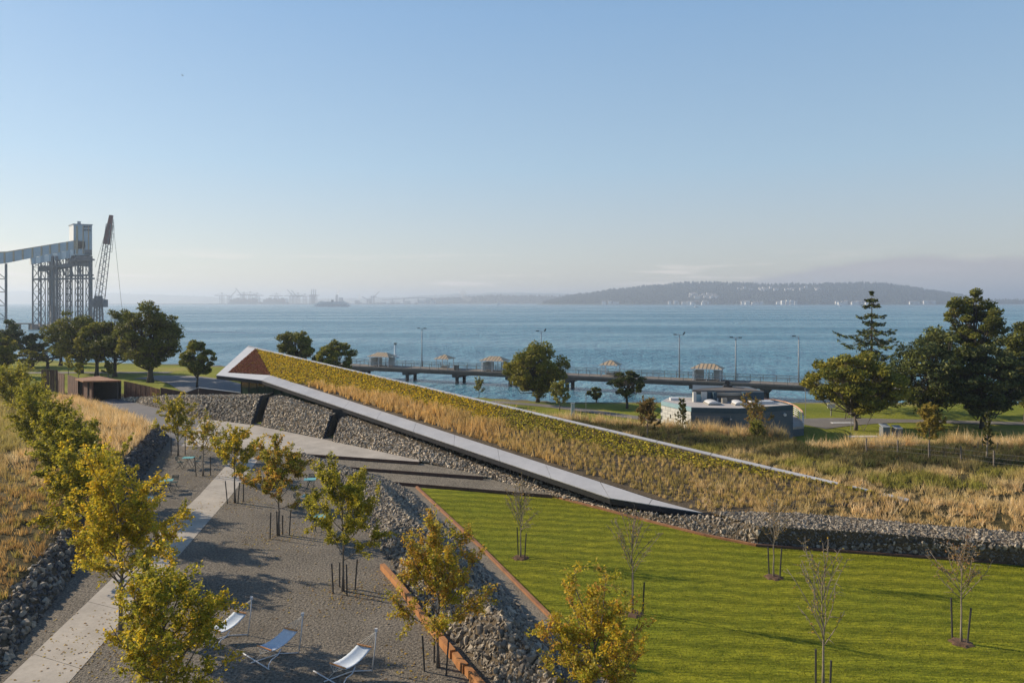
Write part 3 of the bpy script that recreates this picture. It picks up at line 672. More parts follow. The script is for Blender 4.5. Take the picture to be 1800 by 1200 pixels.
# planting on the roof
near_in = lambda t: R_I1+(R_IT-R_I1)*t
def roof_pts(n, r, i0=R_I1, i1=R_IT, f0=None, f1=None):
    u = r.uniform(440, 1600, n*3); v = r.uniform(606, 905, n*3)
    poly = [(476, 660.5), (1228, 901), (1440, 889), (1595, 879), (451, 614)]
    k = in_poly(u, v, poly); u, v = u[k], v[k]
    P = np.array([pr(a, b) for a, b in zip(u, v)]); w = (P[:, 1]/60)**3; kk = r.uniform(0, w.max(), len(P)) < w
    return u[kk], v[kk], P[kk]
def tcross(u, v):
    vn = np.interp(u, [476, 1228], [660.5, 901]); vf = np.interp(u, [437, 1600], [608, 878]); vn = np.where(u > 1228, np.interp(u, [1228, 1600], [901, 880]), vn)
    return (vn-v)/np.maximum(vn-vf, 2)
r = np.random.default_rng(5)
u, v, P = roof_pts(230000, r); t_ = tcross(u, v); tb = np.interp(u, [490, 560, 625, 800, 1000, 1200, 1450], [-.05, .16, .36, .56, .58, .72, .8])+.10*pn(P[:, 0], P[:, 1], 1.1, 1)
redl = np.interp(v, [613, 660], [449, 476]); sed = (t_ > tb) & (u > redl) & (t_ < np.interp(u, [450, 900, 1600], [.955, .955, .90]))
Ps = P[sed]; us = u[sed]; ol = np.clip((us-840+40*pn(Ps[:, 0], Ps[:, 1], .8, 4))/70, 0, 1)[:, None]
c1 = pick([(.62, .44, .03), (.72, .52, .04), (.50, .38, .03), (.62, .38, .03), (.34, .27, .03)], len(Ps), 1); c2 = pick([(.38, .34, .035), (.50, .42, .045), (.28, .25, .03), (.58, .44, .05), (.20, .14, .04)], len(Ps), 2)
cs = c1*(1-ol)+c2*ol
def leaf_quads(P, S, C, seed, flat=0.0, aspect=.5, up=None):
    r = np.random.default_rng(seed); n = len(P); a = r.normal(size=(n, 3)); a[:, 2] *= (1-flat); a /= np.linalg.norm(a, axis=1)[:, None]
    b = np.cross(a, r.normal(size=(n, 3))) if up is None else np.cross(a, np.array((0, 0, 1))+r.normal(0, .35, (n, 3))); b /= np.linalg.norm(b, axis=1)[:, None]+1e-9
    S = np.broadcast_to(S, (n,))[:, None]; V = np.stack([P-a*S, P+b*S*aspect, P+a*S, P-b*S*aspect], 1).reshape(-1, 3)
    i = np.arange(n)*4; return V, np.stack([i, i+1, i+2, i+3], 1), np.repeat(C, 4, 0)
V, Fc, Cc = leaf_quads(Ps+np.outer(r.uniform(.0, .13, len(Ps)), n_), r.uniform(.05, .105, len(Ps)), cs*r.normal(1, .18, (len(Ps), 1)).clip(.5, 1.5), 3, .75, .7)
o = npmesh('sedum', V, Fc, M['sedum'], rf, Cc, rf.location); o['kind'] = 'stuff'; o['label'] = 'yellow to olive sedum carpet on the upper roof'
uu = r.uniform(398, 478, 30000); vv = r.uniform(612, 661, 30000); k = in_poly(uu, vv, [(449, 614), (402, 655), (475, 659.5)]); Pr_ = np.array([pr(a, b) for a, b in zip(uu[k], vv[k])])
cr = pick([(.20, .075, .055), (.26, .10, .065), (.15, .06, .045), (.24, .13, .05), (.30, .19, .05)], len(Pr_), 6, [.3, .3, .2, .12, .08])
V, Fc, Cc = leaf_quads(Pr_+np.outer(r.uniform(0, .1, len(Pr_)), n_), r.uniform(.06, .12, len(Pr_)), cr, 8, .35, .7)
o = npmesh('red_sedum', V, Fc, M['sedum'], rf, Cc, rf.location); o['kind'] = 'stuff'; o['label'] = 'dark red sedum patch at the raised roof corner'
# rows of ornamental grass
ex = (R_IT-R_I1); ex /= np.linalg.norm(ex); ey = np.cross(n_, ex); L = np.linalg.norm(R_IT-R_I1)
si, tj = np.meshgrid(np.arange(-2, L+16, .27), np.arange(.15, 22, .36)); si = si+(np.arange(si.shape[0]) % 2)[:, None]*.15
si = (si+r.normal(0, .06, si.shape)).ravel(); tj = (tj+r.normal(0, .07, tj.shape)).ravel()
Pg = R_I1+np.outer(si, ex)+np.outer(tj, ey)
ug = 900+Pg[:, 0]/Pg[:, 1]*FOC; vg = HOR+(CAM_H-Pg[:, 2])/Pg[:, 1]*FOC
k = in_poly(ug, vg, [(476, 660.5), (1228, 901), (1440, 889), (1595, 879), (451, 614)]); Pg, ug, vg, tj = Pg[k], ug[k], vg[k], tj[k]
tg = tcross(ug, vg); tbg = np.interp(ug, [490, 560, 625, 800, 1000, 1200, 1450], [-.05, .16, .36, .56, .58, .72, .86])+.10*pn(Pg[:, 0], Pg[:, 1], 1.1, 1)
k = (tg < tbg+.04) & (tg > np.interp(ug, [480, 800, 1200], [.05, .07, .05])) & (r.uniform(0, 1, len(tg)) < .93); Pg, ug, tg = Pg[k], ug[k], tg[k]
gr = np.clip((ug-780)/260+.5*pn(Pg[:, 0], Pg[:, 1], .7, 8)+(tg-.35)*.8, 0, 1)
hg = np.interp(ug, [480, 640, 850, 1200, 1600], [.5, .75, .58, .42, .5])*np.where(gr > .55, .72, 1.0)*(1+.28*pn(Pg[:, 0], Pg[:, 1], .9, 6))
st = pick([(.68, .46, .18), (.76, .54, .25), (.58, .37, .13), (.72, .47, .16)], len(Pg), 9); gn = pick([(.40, .33, .09), (.54, .41, .14), (.66, .49, .20), (.28, .23, .07)], len(Pg), 10)
cg = st*(1-gr[:, None]*.8)+gn*gr[:, None]*.8
V, Fc, Cc = tufts(Pg, hg, 14, .36, .04, cg, 12, 1, .11)
o = npmesh('ornamental_grass', V, Fc, M['grassblade'], rf, Cc, rf.location); o['kind'] = 'stuff'; o['label'] = 'rows of tan ornamental grass on the roof slope'

# ------------------------------------------------------------------ meadows
def meadow(name, label, n, xr, yr, keep, hfun, cfun, nb, width, lean, seed, seg=1):
    r = np.random.default_rng(seed); x = r.uniform(*xr, n); y = r.uniform(*yr, n); k = keep(x, y) & (pn(x, y, 2.3, 31)+r.normal(0, .45, n) > -.35); x, y = x[k], y[k]
    z = H(x, y); C = cfun(x, y, r); h = hfun(x, y, r)
    V, Fc, Cc = tufts(np.stack([x, y, z], 1), h, nb, lean, width, C, seed+1, seg, .16)
    o = npmesh(name, V, Fc, M['grassblade'], C=Cc); return tag(o, label, 'grass', kind='stuff')
STRAW = [(.70, .52, .27), (.78, .60, .35), (.62, .43, .19), (.74, .53, .24)]; GREEN = [(.28, .27, .05), (.36, .33, .07), (.22, .20, .045), (.45, .38, .11)]; DARK = [(.10, .085, .038), (.14, .115, .05), (.085, .085, .03), (.12, .13, .04)]
def keep_right(x, y):
    d = dist_edge(x, y); yn = np.interp(x, NEAR[:, 0], NEAR[:, 1]); w = np.interp(x, [5, 32], [13, 22])
    inb = (y > yn+.5) & (x > T_P2[0]+.3) & (d < w*1.0)
    behind = (d > .3) & (d < w*1.0) & (x > -9)
    inr = (y < np.interp(x, EDGE[:, 0], EDGE[:, 1])) & (x < T_F1[0]) & (plane_z(x, y) > .35+H(x, y)) 
    return (inb | behind) & ~inr & (np.abs(x) < y*.75)
def kind_right(x, y):
    d = dist_edge(x, y); w = np.interp(x, [5, 32], [13, 22]); q = d/w+.07*pn(x, y, .6, 9); return q
def c_right(x, y, r):
    q = kind_right(x, y); s = pick(STRAW, len(x), 1); g = pick(GREEN, len(x), 2); dk = pick(DARK, len(x), 3)
    f = np.clip(.5+1.5*pn(x, y, .6, 12), 0, 1)
    f = np.where(q < .12, np.clip(f*.35-.05, 0, 1), np.where(q < .42, np.clip(f+.15, 0, 1), np.where(q < .72, .5, .15*f)))
    c = s*(1-f[:, None])+g*f[:, None]
    dark = np.clip(np.minimum((q-.32)/.06, (.74-q)/.06), 0, 1)*np.clip((52-x)/8, .5, 1)*np.clip(1.25+pn(x, y, .8, 40), .5, 1); return c*(1-dark[:, None])+dk*dark[:, None]
def h_right(x, y, r):
    q = kind_right(x, y); base = np.where(q < .12, .45, np.where(q < .42, .5, np.where(q < .7, .42, 1.05))); return base*(1+.55*pn(x, y, 1.2, 14)).clip(.3, 2)*r.uniform(.65, 1.25, len(x))
meadow('meadow_grass', 'mixed straw and green meadow grass behind the rock bank', 30000, (-9, 48), (38, 76), keep_right, h_right, c_right, 13, .05, .55, 200)
def keep_left(x, y):
    dl = xb(y)-x; return (dl > 1.35) & (y < 87) & (x > -y*.78) & ~((y > 78) & (dl < 2))
def c_left(x, y, r):
    dl = xb(y)-x; s = pick([(.72, .54, .29), (.78, .61, .36), (.64, .45, .20), (.74, .50, .20)], len(x), 1); g = pick(GREEN, len(x), 2); b = pick([(.46, .29, .10), (.56, .37, .14), (.36, .22, .08), (.34, .28, .07)], len(x), 3)
    f = np.clip((dl-6)/5+.6*pn(x, y, .4, 21), 0, 1)[:, None]*.85; n_b = np.clip((50-y)/8+.4*pn(x, y, .5, 22), 0, 1)[:, None]
    return (s*(1-n_b)+b*n_b)*(1-f*.85)+g*f*.85
def h_left(x, y, r): return np.interp(y, [20, 45, 55, 90], [.34, .5, .85, .6])*(1+.3*pn(x, y, 1.1, 24))*r.uniform(.7, 1.25, len(x))
meadow('dry_grass', 'tall straw coloured grass covering the hill on the left', 24000, (-60, -12), (22, 87), keep_left, h_left, c_left, 14, .045, .5, 300)
# ------------------------------------------------------------------ trees
def norm(a): return a/(np.linalg.norm(a, axis=-1, keepdims=True)+1e-9)
def young_tree(name, label, base, h, cr, cb, nl, pal, seed, bark='bark', tw=1.0, ls=.075, group=None, nlimb=15, r0=.06, mat='leaf', droop=.0, rise=(18, 52), tip=1.0):
    r = np.random.default_rng(seed); root = thing(name, label, 'tree', base, group)
    mb = MB(); tp = [np.array((r.normal(0, .012)*h*k/6, r.normal(0, .012)*h*k/6, h*.93*k/6)) for k in range(7)]; tp[0][2] = -.05
    tr_ = np.linspace(r0, r0*.18, 7); tr_[0] *= 1.35; mb.tube(tp, tr_, 7)
    def tat(f): k = min(int(f*6), 5); g = f*6-k; return tp[k]*(1-g)+tp[k+1]*g
    LP, LC = [], []; nt_ = 11; per = max(1, int(nl*2.1)//(nlimb*nt_))
    for i in range(nlimb):
        f = cb/.93+(.95-cb/.93)*(i+r.uniform(0, .8))/nlimb; s = tat(min(f, .98)); q = (f-cb)/(1-cb)
        azm = i*2.399+r.normal(0, .35); e = R(r.uniform(*rise)+22*q); reach = cr*r.uniform(.85, 1.25)*(1-.62*max(0, q-.25)/.75*tip)
        L = min(reach/max(math.cos(e), .35), h*.55); dv = np.array((math.cos(azm)*math.cos(e), math.sin(azm)*math.cos(e), math.sin(e)))
        pts = [s]
        for k in range(4):
            dv = norm(dv+r.normal(0, .13, 3)+np.array((0, 0, .07-droop))); pts.append(pts[-1]+dv*L/4)
        rr = r0*.42*(1-.5*q); mb.tube(pts, np.linspace(max(rr, .011*tw), .008*tw, 5), 4)
        for k in range(nt_):
            g = r.uniform(.25, 1); j = min(int(g*4), 3); b = pts[j]+(pts[j+1]-pts[j])*(g*4-j); td = norm(dv*.6+r.normal(0, .65, 3)+np.array((0, 0, .15))); tl = cr*r.uniform(.14, .40)
            mb.tube([b, b+td*tl*.5+r.normal(0, .02, 3), b+td*tl+np.array((0, 0, -tl*.12))], [.010*tw, .007*tw, .004*tw], 3)
            m = max(1, int(per*r.uniform(.5, 1.5))); w = r.uniform(.15, 1.08, m)[:, None]; hue = r.choice(len(pal))
            LP.append(b+td*tl*w+r.normal(0, .032*cr, (m, 3))); cc = np.array(pal)[np.where(r.uniform(0, 1, m) < .55, hue, r.integers(0, len(pal), m))]; LC.append(cc)
    mb.build('trunk', M[bark], root, smooth=True, local=True)
    P = np.concatenate(LP); C = np.concatenate(LC)*r.normal(1, .17, (len(P), 1)).clip(.5, 1.5)
    V, F_, C_ = leaf_quads(P, ls*.74*r.uniform(.65, 1.35, len(P)), C, seed+1, .25, .55)
    npmesh('crown', V, F_, M[mat], root, C_); return root
def big_tree(name, label, base, h, rx, cz0, nclump, nleaf, pal, seed, ls=.185, trunk=.28, mat='darkleaf', bark='darkbark', group=None, cl=(.15, .30), top=.8, flatc=.85, lean=0.0, open_=0.22, ry=None):
    r = np.random.default_rng(seed); root = thing(name, label, 'tree', base, group); ry = ry or rx
    cz, rz_ = (cz0+h)/2, (h-cz0)/2; cs_ = []
    tries = 0
    nclump = int(nclump*1.9)
    while len(cs_) < nclump and tries < 6000:
        tries += 1; q = r.normal(size=3); q = q/np.linalg.norm(q)*r.uniform(.25, 1)**.45
        k = q[2]; wd = ((1-.35*max(0, k)**2*(1-top)*2) if k > 0 else (1-.25*k*k))*(1+.30*float(pn(q[0]*2.2+seed, q[1]*2.2+q[2]*2.0, 1, seed % 11))); ext = r.uniform() < .28; wd *= 1.18 if ext else 1
        p = np.array((q[0]*rx*.80*wd+lean*(q[2]+1)*.5, q[1]*ry*.80*wd, cz+q[2]*rz_*.84)); rad = min(rx, rz_)*r.uniform(*cl)*(.6 if ext else 1)
        if all(np.linalg.norm((p-c[0])*np.array((1, 1, 1.2))) > .50*(rad+c[1])*.9 for c in cs_): cs_.append((p, rad))
    mb = MB(); fork = max(cz0*.85, h*.14); tp = [np.array((0, 0, -.1)), np.array((lean*.1+r.normal(0, .06), 0, fork*.5)), np.array((lean*.25, r.normal(0, .08), fork)), np.array((lean*.5, 0, fork+(h-fork)*.45)), np.array((lean*.8, 0, fork+(h-fork)*.85))]
    mb.tube(tp, [trunk*1.4, trunk, trunk*.85, trunk*.45, trunk*.1], 8)
    for p, rad in cs_:
        s = tp[2]+(tp[3]-tp[2])*r.uniform(0, .9); m_ = (s+p)/2+r.normal(0, .12*rx, 3)+np.array((0, 0, -.05*h)); mb.tube([s, m_, p], [trunk*.32, trunk*.2, trunk*.06], 4)
        for _ in range(3): mb.tube([m_+(p-m_)*.4, p+norm(r.normal(size=3))*rad*.8], [trunk*.09, .015], 3)
    mb.build('trunk', M[bark], root, smooth=True, local=True)
    wts = np.array([c[1]**2 for c in cs_]); wts /= wts.sum(); LP, LC = [], []
    for (p, rad), w in zip(cs_, wts):
        m = int(nleaf*1.8*w); q = norm(r.normal(size=(m, 3))); q[:, 2] = np.where(q[:, 2] < -.2, q[:, 2]*.6, q[:, 2]); rr = rad*(r.uniform(.15, 1, m)**.5)*(1+.28*pn(q[:, 0]*3, q[:, 1]*3+q[:, 2]*4, 1, seed % 17))
        LP.append(p+q*rr[:, None]*np.array((1.1, 1.1, flatc))); hue = r.choice(len(pal)); LC.append(np.array(pal)[np.where(r.uniform(0, 1, m) < .6, hue, r.integers(0, len(pal), m))])
    P = np.concatenate(LP); C = np.concatenate(LC)*r.normal(1, .2, (len(P), 1)).clip(.45, 1.6)
    if open_: k = r.uniform(0, 1, len(P)) > open_*(.5+.5*pn(P[:, 0], P[:, 2], 1.6, seed % 13)); P, C = P[k], C[k]
    V, F_, C_ = leaf_quads(P, ls*r.uniform(.6, 1.4, len(P)), C, seed+1, .2, .45)
    npmesh('crown', V, F_, M[mat], root, C_); return root
def spruce(name, label, base, h, rx, pal, seed, z0=.18):
    r = np.random.default_rng(seed); root = thing(name, label, 'tree', base); mb = MB(); mb.tube([(0, 0, -.1), (0, 0, h*.5), (.05, 0, h)], [.28, .16, .02], 7); LP, LA, LC = [], [], []
    nw = 14
    for i in range(nw):
        f = i/(nw-1); z = h*(z0+(1-z0)*f**.92)+(r.normal(0, .18) if i < nw-2 else 0); L = rx*(1-f)**.85*r.uniform(.55, 1.25)+.25
        for k in range(6):
            a = k*2*math.pi/6+i*1.1+r.normal(0, .25); Lk = L*r.uniform(.35, 1.25); dr = np.array((math.cos(a), math.sin(a), 0))
            pts = [np.array((0, 0, z))+dr*Lk*t+np.array((0, 0, -.30*Lk*math.sin(t*2.4)+.10*Lk*t*t)) for t in (0, .35, .7, 1)]; mb.tube(pts, [.05, .035, .02, .008], 3)
            m = int(110*Lk/rx)+16; t = r.uniform(.1, 1.02, m); b = np.array((0, 0, z))+np.outer(t*Lk, dr); b[:, 2] += -.30*Lk*np.sin(t*2.4)+.10*Lk*t*t
            sw = np.array((-dr[1], dr[0], 0)); b += np.outer(r.normal(0, .16, m)*(1.1-t)*Lk*.9, sw); b[:, 2] -= np.abs(r.normal(0, .16, m))
            LP.append(b); LC.append(np.array(pal)[r.integers(0, len(pal), m)])
    mb.build('trunk', M['darkbark'], root, smooth=True, local=True); P = np.concatenate(LP); C = np.concatenate(LC)*r.normal(1, .2, (len(P), 1)).clip(.5, 1.6)
    V, F_, C_ = leaf_quads(P, .24*r.uniform(.6, 1.4, len(P)), C, seed+1, .55, .35); npmesh('crown', V, F_, M['needle'], root, C_); return root
YEL = [(.60, .43, .03), (.50, .40, .035), (.40, .36, .035), (.66, .44, .04), (.30, .29, .035)]
OLV = [(.25, .24, .03), (.33, .30, .035), (.19, .19, .025), (.40, .34, .035)]
ORG = [(.52, .33, .05), (.45, .27, .04), (.55, .30, .06), (.34, .26, .05), (.42, .36, .08)]
DKG = [(.115, .13, .028), (.15, .16, .032), (.20, .19, .036), (.085, .095, .024)]
MIDG = [(.18, .185, .03), (.24, .23, .036), (.14, .15, .026), (.31, .27, .04)]
PIN = [(.065, .085, .03), (.09, .11, .036), (.05, .065, .026), (.13, .135, .042)]
def ppt(u, v): return pp(u, v)
def hpx(base, v): return base[2] and (CAM_H-(v-HOR)/FOC*base[1])-base[2] or (CAM_H-(v-HOR)/FOC*base[1])
def ytree(label, base, topv, wpx, cbv, nl, pal, seed, **k):
    h = CAM_H-(topv-HOR)/FOC*base[1]-base[2]; cr = wpx/2/FOC*base[1]; cb = (CAM_H-(cbv-HOR)/FOC*base[1]-base[2])/h
    if k.get('group') not in (gl_, gh): h *= .82; cb = min(cb/.82, .5)
    return young_tree(k.pop('name', 'young_tree'), label, base, h, cr, cb, nl, pal, seed, **k)
gp = 'young trees on the gravel plaza'; gh = 'trees in a row along the grassy hill'; gl_ = 'young trees on the lawn'
# plaza
ytree('young plaza tree with green and yellow leaves at the edge of the asphalt ramp', pp(313, 801), 697, 88, 778, 3400, OLV+YEL[:2], 400, ls=.09, group=gp)
ytree('thinly leaved young tree next to a cafe table below the landing', pp(357, 836), 738, 84, 800, 1500, OLV+ORG[:2], 401, ls=.085, bark='palebark', group=gp)
ytree('yellow leaved young tree standing at the edge of the concrete path', pp(413, 883), 746, 100, 842, 3300, YEL+OLV[:2], 402, ls=.09, group=gp)
ytree('orange tinged young tree in gravel beside the teal tables', pp(490, 941), 780, 132, 895, 4200, ORG+OLV, 403, ls=.09, group=gp)
ytree('yellow green staked tree in the middle of the gravel by the rock berm', pp(603, 1038), 815, 165, 985, 6500, YEL[1:3]+OLV, 404, ls=.072, group=gp)
ytree('golden leaved tree beside the orange steel wall', pp(770, 1172), 955, 220, 1110, 6500, ORG+YEL[:3]+OLV[1:2], 405, ls=.065, group=gp)
ytree('large bright yellow tree overhanging the concrete path', pp(213, 1116), 822, 205, 1040, 9500, YEL+YEL[:2]+OLV[1:2], 406, ls=.072, group=gp, nlimb=26, r0=.085)
ytree('full yellow green tree beside the hammocks', pp(288, 1330), 1000, 262, 1240, 8500, YEL+OLV, 407, ls=.066, group=gp, nlimb=24, r0=.085)
ytree('pale yellow tree rising from the gravel strip beside the lawn edging', px(1042, 1330, LAWN), 1042, 225, 1250, 7000, ORG[2:]+YEL[:4]+OLV[1:2], 408, ls=.062, group=gp, nlimb=22, r0=.08)
# hill row
for i, (u, v, tv, w, pal, lab) in enumerate(((20, 722, 655, 92, OLV, 'olive tree of the hill row closest to the steel fence'), (58, 756, 688, 100, OLV, 'dense olive green tree of the hill row, second from the steel fence'),
        (62, 792, 706, 96, OLV, 'spreading olive tree of the hill row, third from the steel fence'), (108, 838, 738, 120, OLV, 'broad green tree of the hill row, fourth from the steel fence'), (128, 880, 772, 120, OLV, 'dark olive tree of the hill row, fifth from the steel fence'), (150, 930, 815, 130, OLV+YEL[:2], 'green tree turning yellow, last of the hill row before the tall yellow tree'))):
    q = px(u, v, 1.6); b = np.array((q[0], q[1], float(H(q[0], q[1]))))
    ytree(lab, b, tv+4, w*1.12, v-10, 5600, pal, 420+i, ls=.10, group=gh, nlimb=26, r0=.07, rise=(8, 42))
# lawn trees
ytree('leafless young lawn tree with fine dense twigs below the gravel terraces', px(915, 980, LAWN), 868, 62, 935, 240, ORG+OLV[:2], 440, ls=.05, bark='palebark', tw=1.15, r0=.04, group=gl_, nlimb=26, rise=(35, 60))
ytree('bare pale young tree near the middle of the lawn between two stakes', px(1112, 1078, LAWN), 925, 66, 1010, 60, ORG, 441, ls=.05, bark='palebark', tw=1.15, r0=.04, group=gl_, nlimb=22, rise=(48, 70))
ytree('small nearly bare tree on the lawn in front of the rock ledge', px(1360, 1014, LAWN), 896, 54, 960, 150, ORG, 442, ls=.05, bark='palebark', tw=1.15, r0=.04, group=gl_, nlimb=20, rise=(40, 64))
ytree('tall bare tree with spreading pale branches on the lawn', px(1447, 1212, LAWN), 985, 92, 1140, 90, ORG, 443, ls=.05, bark='palebark', tw=1.2, r0=.045, group=gl_, nlimb=20, rise=(40, 66))
ytree('sparse reddish leaved young tree on the lawn before the boulder bank', px(1690, 1129, LAWN), 965, 78, 1055, 420, [(.34, .16, .06), (.30, .20, .06), (.40, .24, .08)], 444, ls=.05, bark='palebark', tw=1.15, r0=.04, group=gl_, nlimb=22, rise=(30, 60))
for i, (u, v) in enumerate(((915, 980), (1112, 1078), (1360, 1014), (1690, 1129))):
    b = px(u, v, LAWN+.014); lab = ('fine twigged lawn tree below the terraces', 'bare pale tree in mid lawn', 'nearly bare tree before the rock ledge', 'reddish tree before the boulder bank')[i]
    mb = MB(); rr = [.42*(1+.14*math.sin(k*2.3+i)) for k in range(18)]
    top_ = [(b[0]+q*.75*math.cos(k*math.pi/9), b[1]+q*.75*math.sin(k*math.pi/9), b[2]+.05) for k, q in enumerate(rr)]; out_ = [(b[0]+q*math.cos(k*math.pi/9), b[1]+q*math.sin(k*math.pi/9), b[2]) for k, q in enumerate(rr)]
    mb.add(top_+out_, [tuple(range(18))]+[(k, 18+k, 18+(k+1) % 18, (k+1) % 18) for k in range(18)])
    tag(mb.build('mulch_ring', M['mulch']), 'round brown mulch ring under the '+lab, 'mulch')
# stakes
def stakes(lab, pts, z, hh, group):
    for (ut, vt, ub, vb) in pts:
        b = pp(ub, vb) if z is None else px(ub, vb, z); t = pxd(ut, vt, b[1]+.03); mb = MB(); mb.tube([b-(0, 0, .1), (b+t)/2, t], .032, 6); o = mb.build('tree_stake', M['stake']); tag(o, 'thin dark stake '+lab, 'stake', 'stakes '+lab)
stakes('beside the green and yellow tree at the asphalt ramp', ((300.5, 768, 301, 800), (325.5, 766, 325.5, 799)), None, 1, 0)
stakes('beside the thinly leaved tree below the landing', ((342, 803, 345, 837), (370, 802, 370, 835)), None, 1, 0)
stakes('beside the yellow tree at the path edge', ((396, 845, 400, 885), (421, 848, 418, 885), (428, 842, 428, 881)), None, 1, 0)
stakes('around the orange tinged tree near the teal tables', ((476, 900, 474.5, 947), (486.5, 898, 487, 941), (496.5, 905, 497, 939), (511, 897, 508.5, 940)), None, 1, 0)
stakes('around the yellow green tree in mid gravel', ((583, 990, 586, 1042), (597, 988, 597, 1031), (609, 991, 610, 1046), (628, 982, 624, 1035)), None, 1, 0)
stakes('around the golden tree at the orange wall', ((742.5, 1117, 746.5, 1179), (764, 1114, 763, 1163), (788.5, 1125, 784, 1186)), None, 1, 0)
stakes('beside the fine twigged lawn tree', ((909, 926, 911, 976), (925, 937, 922, 984)), LAWN, 1, 0)
stakes('beside the bare pale tree in mid lawn', ((1111.5, 1006, 1111.5, 1074), (1132.5, 1023, 1130, 1077)), LAWN, 1, 0)
stakes('beside the nearly bare tree at the rock ledge', ((1350, 961, 1352, 1010), (1374, 963, 1370.5, 1017)), LAWN, 1, 0)
stakes('beside the tall bare spreading lawn tree', ((1434, 1140, 1434, 1208), (1461, 1160, 1459, 1218)), LAWN, 1, 0)
stakes('beside the reddish lawn tree', ((1672, 1050, 1674, 1121), (1707, 1068, 1700, 1132)), LAWN, 1, 0)
# park trees
def btree(label, u, v, topv, wpx, cbv, ncl, nl, pal, seed, name='park_tree', at=None, **k):
    b = hit(u, v) if at is None else np.array(at); h = CAM_H-(topv-HOR)/FOC*b[1]-b[2]; rx = wpx/2/FOC*b[1]; c0 = CAM_H-(cbv-HOR)/FOC*b[1]-b[2]
    return big_tree(name, label, b, h, rx, c0, ncl, nl, pal, seed, **k)
def atd(u, y): x = (u-900)/FOC*y; return (x, y, float(H(x, y)))
gpk = 'park trees near the steel gateway'
btree('rounded brown green tree standing apart before the dark pines', 2, 661, 578, 62, 655, 26, 5200, MIDG, 500, group=gpk)
btree('dark pine beyond the park lawn near the grain terminal dock', 14, 632, 556, 60, 618, 20, 4200, PIN, 501, name='pine_tree', mat='needle', at=atd(12, 128), group=gpk)
btree('dark dense evergreen shrub mass below the grain terminal dock', 56, 632, 584, 62, 628, 22, 4200, PIN, 502, name='pine_tree', mat='needle', at=atd(56, 126), group=gpk)
btree('low flat topped green tree by the park footpath', 53, 650, 612, 60, 641, 18, 2600, MIDG, 503, flatc=.5, group=gpk)
btree('low flat topped darker tree overlapping the footpath lawn', 83, 648, 613, 50, 640, 14, 2200, DKG, 504, flatc=.5, group=gpk)
btree('slender olive tree with open crown at the shore path', 106, 643, 583, 42, 628, 14, 2200, MIDG, 505, open_=.3, group=gpk)
btree('tall dark green park tree just beyond the plank fence', 143, 656, 536, 118, 648, 34, 8500, DKG+MIDG[:2], 506, open_=.2, group=gpk)
btree('olive green park tree directly behind the gateway roof', 170, 661, 556, 72, 642, 22, 5200, MIDG, 507, group=gpk)
btree('airy park tree with forked trunk and gaps showing water', 202, 662, 534, 90, 650, 22, 5200, DKG, 508, open_=.45, group=gpk)
btree('largest dark park tree casting shade over the asphalt trail', 264, 672, 527, 112, 660, 42, 10500, DKG+MIDG[:1], 509, open_=.15, trunk=.4, group=gpk)
btree('small round tree standing beside the asphalt trail', 347, 683, 597, 66, 664, 24, 5000, MIDG+DKG[:1], 510, ls=.2, trunk=.14, group=gpk)
btree('dark rounded tree behind the raised roof corner', 520, 0, 574, 72, 650, 28, 5600, DKG+MIDG[:2], 511, at=atd(520, 112), group='trees behind the green roof')
btree('lower spreading tree behind the roof next to the pier start', 588, 0, 596, 86, 668, 28, 6000, MIDG+DKG[:2], 512, at=atd(590, 109), group='trees behind the green roof')
btree('broad olive weeping tree on the shore lawn in front of the pier', 945, 707, 600, 116, 702, 48, 11000, MIDG+[(.20, .18, .03)], 513, trunk=.25, flatc=1.0)
btree('dark windswept pine with several stems on the shore lawn', 1102, 718, 651, 92, 700, 26, 5200, PIN+DKG[:1], 514, name='pine_tree', mat='needle', trunk=.16, flatc=.6)
btree('small dark leaning evergreen shrub at the water edge', 1048, 706, 678, 32, 704, 9, 1300, PIN+DKG, 515, name='shore_shrub', trunk=.08, ls=.2)
spruce('dark_spruce', 'tall spire shaped spruce with drooping tiers behind the spreading tree', atd(1532, 96), 15.4, 6.8, PIN+DKG[:1], 516)
btree('wide spreading olive tree with pale trunk beside the asphalt turnaround', 1504, 756, 612, 178, 736, 60, 14000, MIDG+[(.21, .18, .025)], 517, trunk=.2, flatc=.7, bark='bark')
gr_ = 'dark pines and trees crowding the right end of the shore lawn'
btree('bushy dark pine nearest the spreading olive tree', 1650, 0, 566, 164, 742, 46, 11000, PIN+DKG[:2], 518, name='pine_tree', mat='needle', at=atd(1645, 84), trunk=.3, cl=(.14, .27), group=gr_)
btree('tall broadleaf tree towering over the pines with rounded top', 1714, 0, 503, 100, 640, 30, 8000, DKG+MIDG[:1], 519, at=atd(1712, 92), trunk=.35, group=gr_)
btree('dark layered pine below the towering broadleaf tree', 1738, 0, 590, 165, 742, 52, 12500, PIN, 520, name='pine_tree', mat='needle', at=atd(1728, 82), trunk=.3, cl=(.14, .27), flatc=.6, group=gr_)
btree('dark tree with leaning limbs beyond the layered pine', 1800, 0, 540, 130, 728, 40, 9500, DKG+PIN, 521, at=atd(1806, 86), trunk=.35, group=gr_)
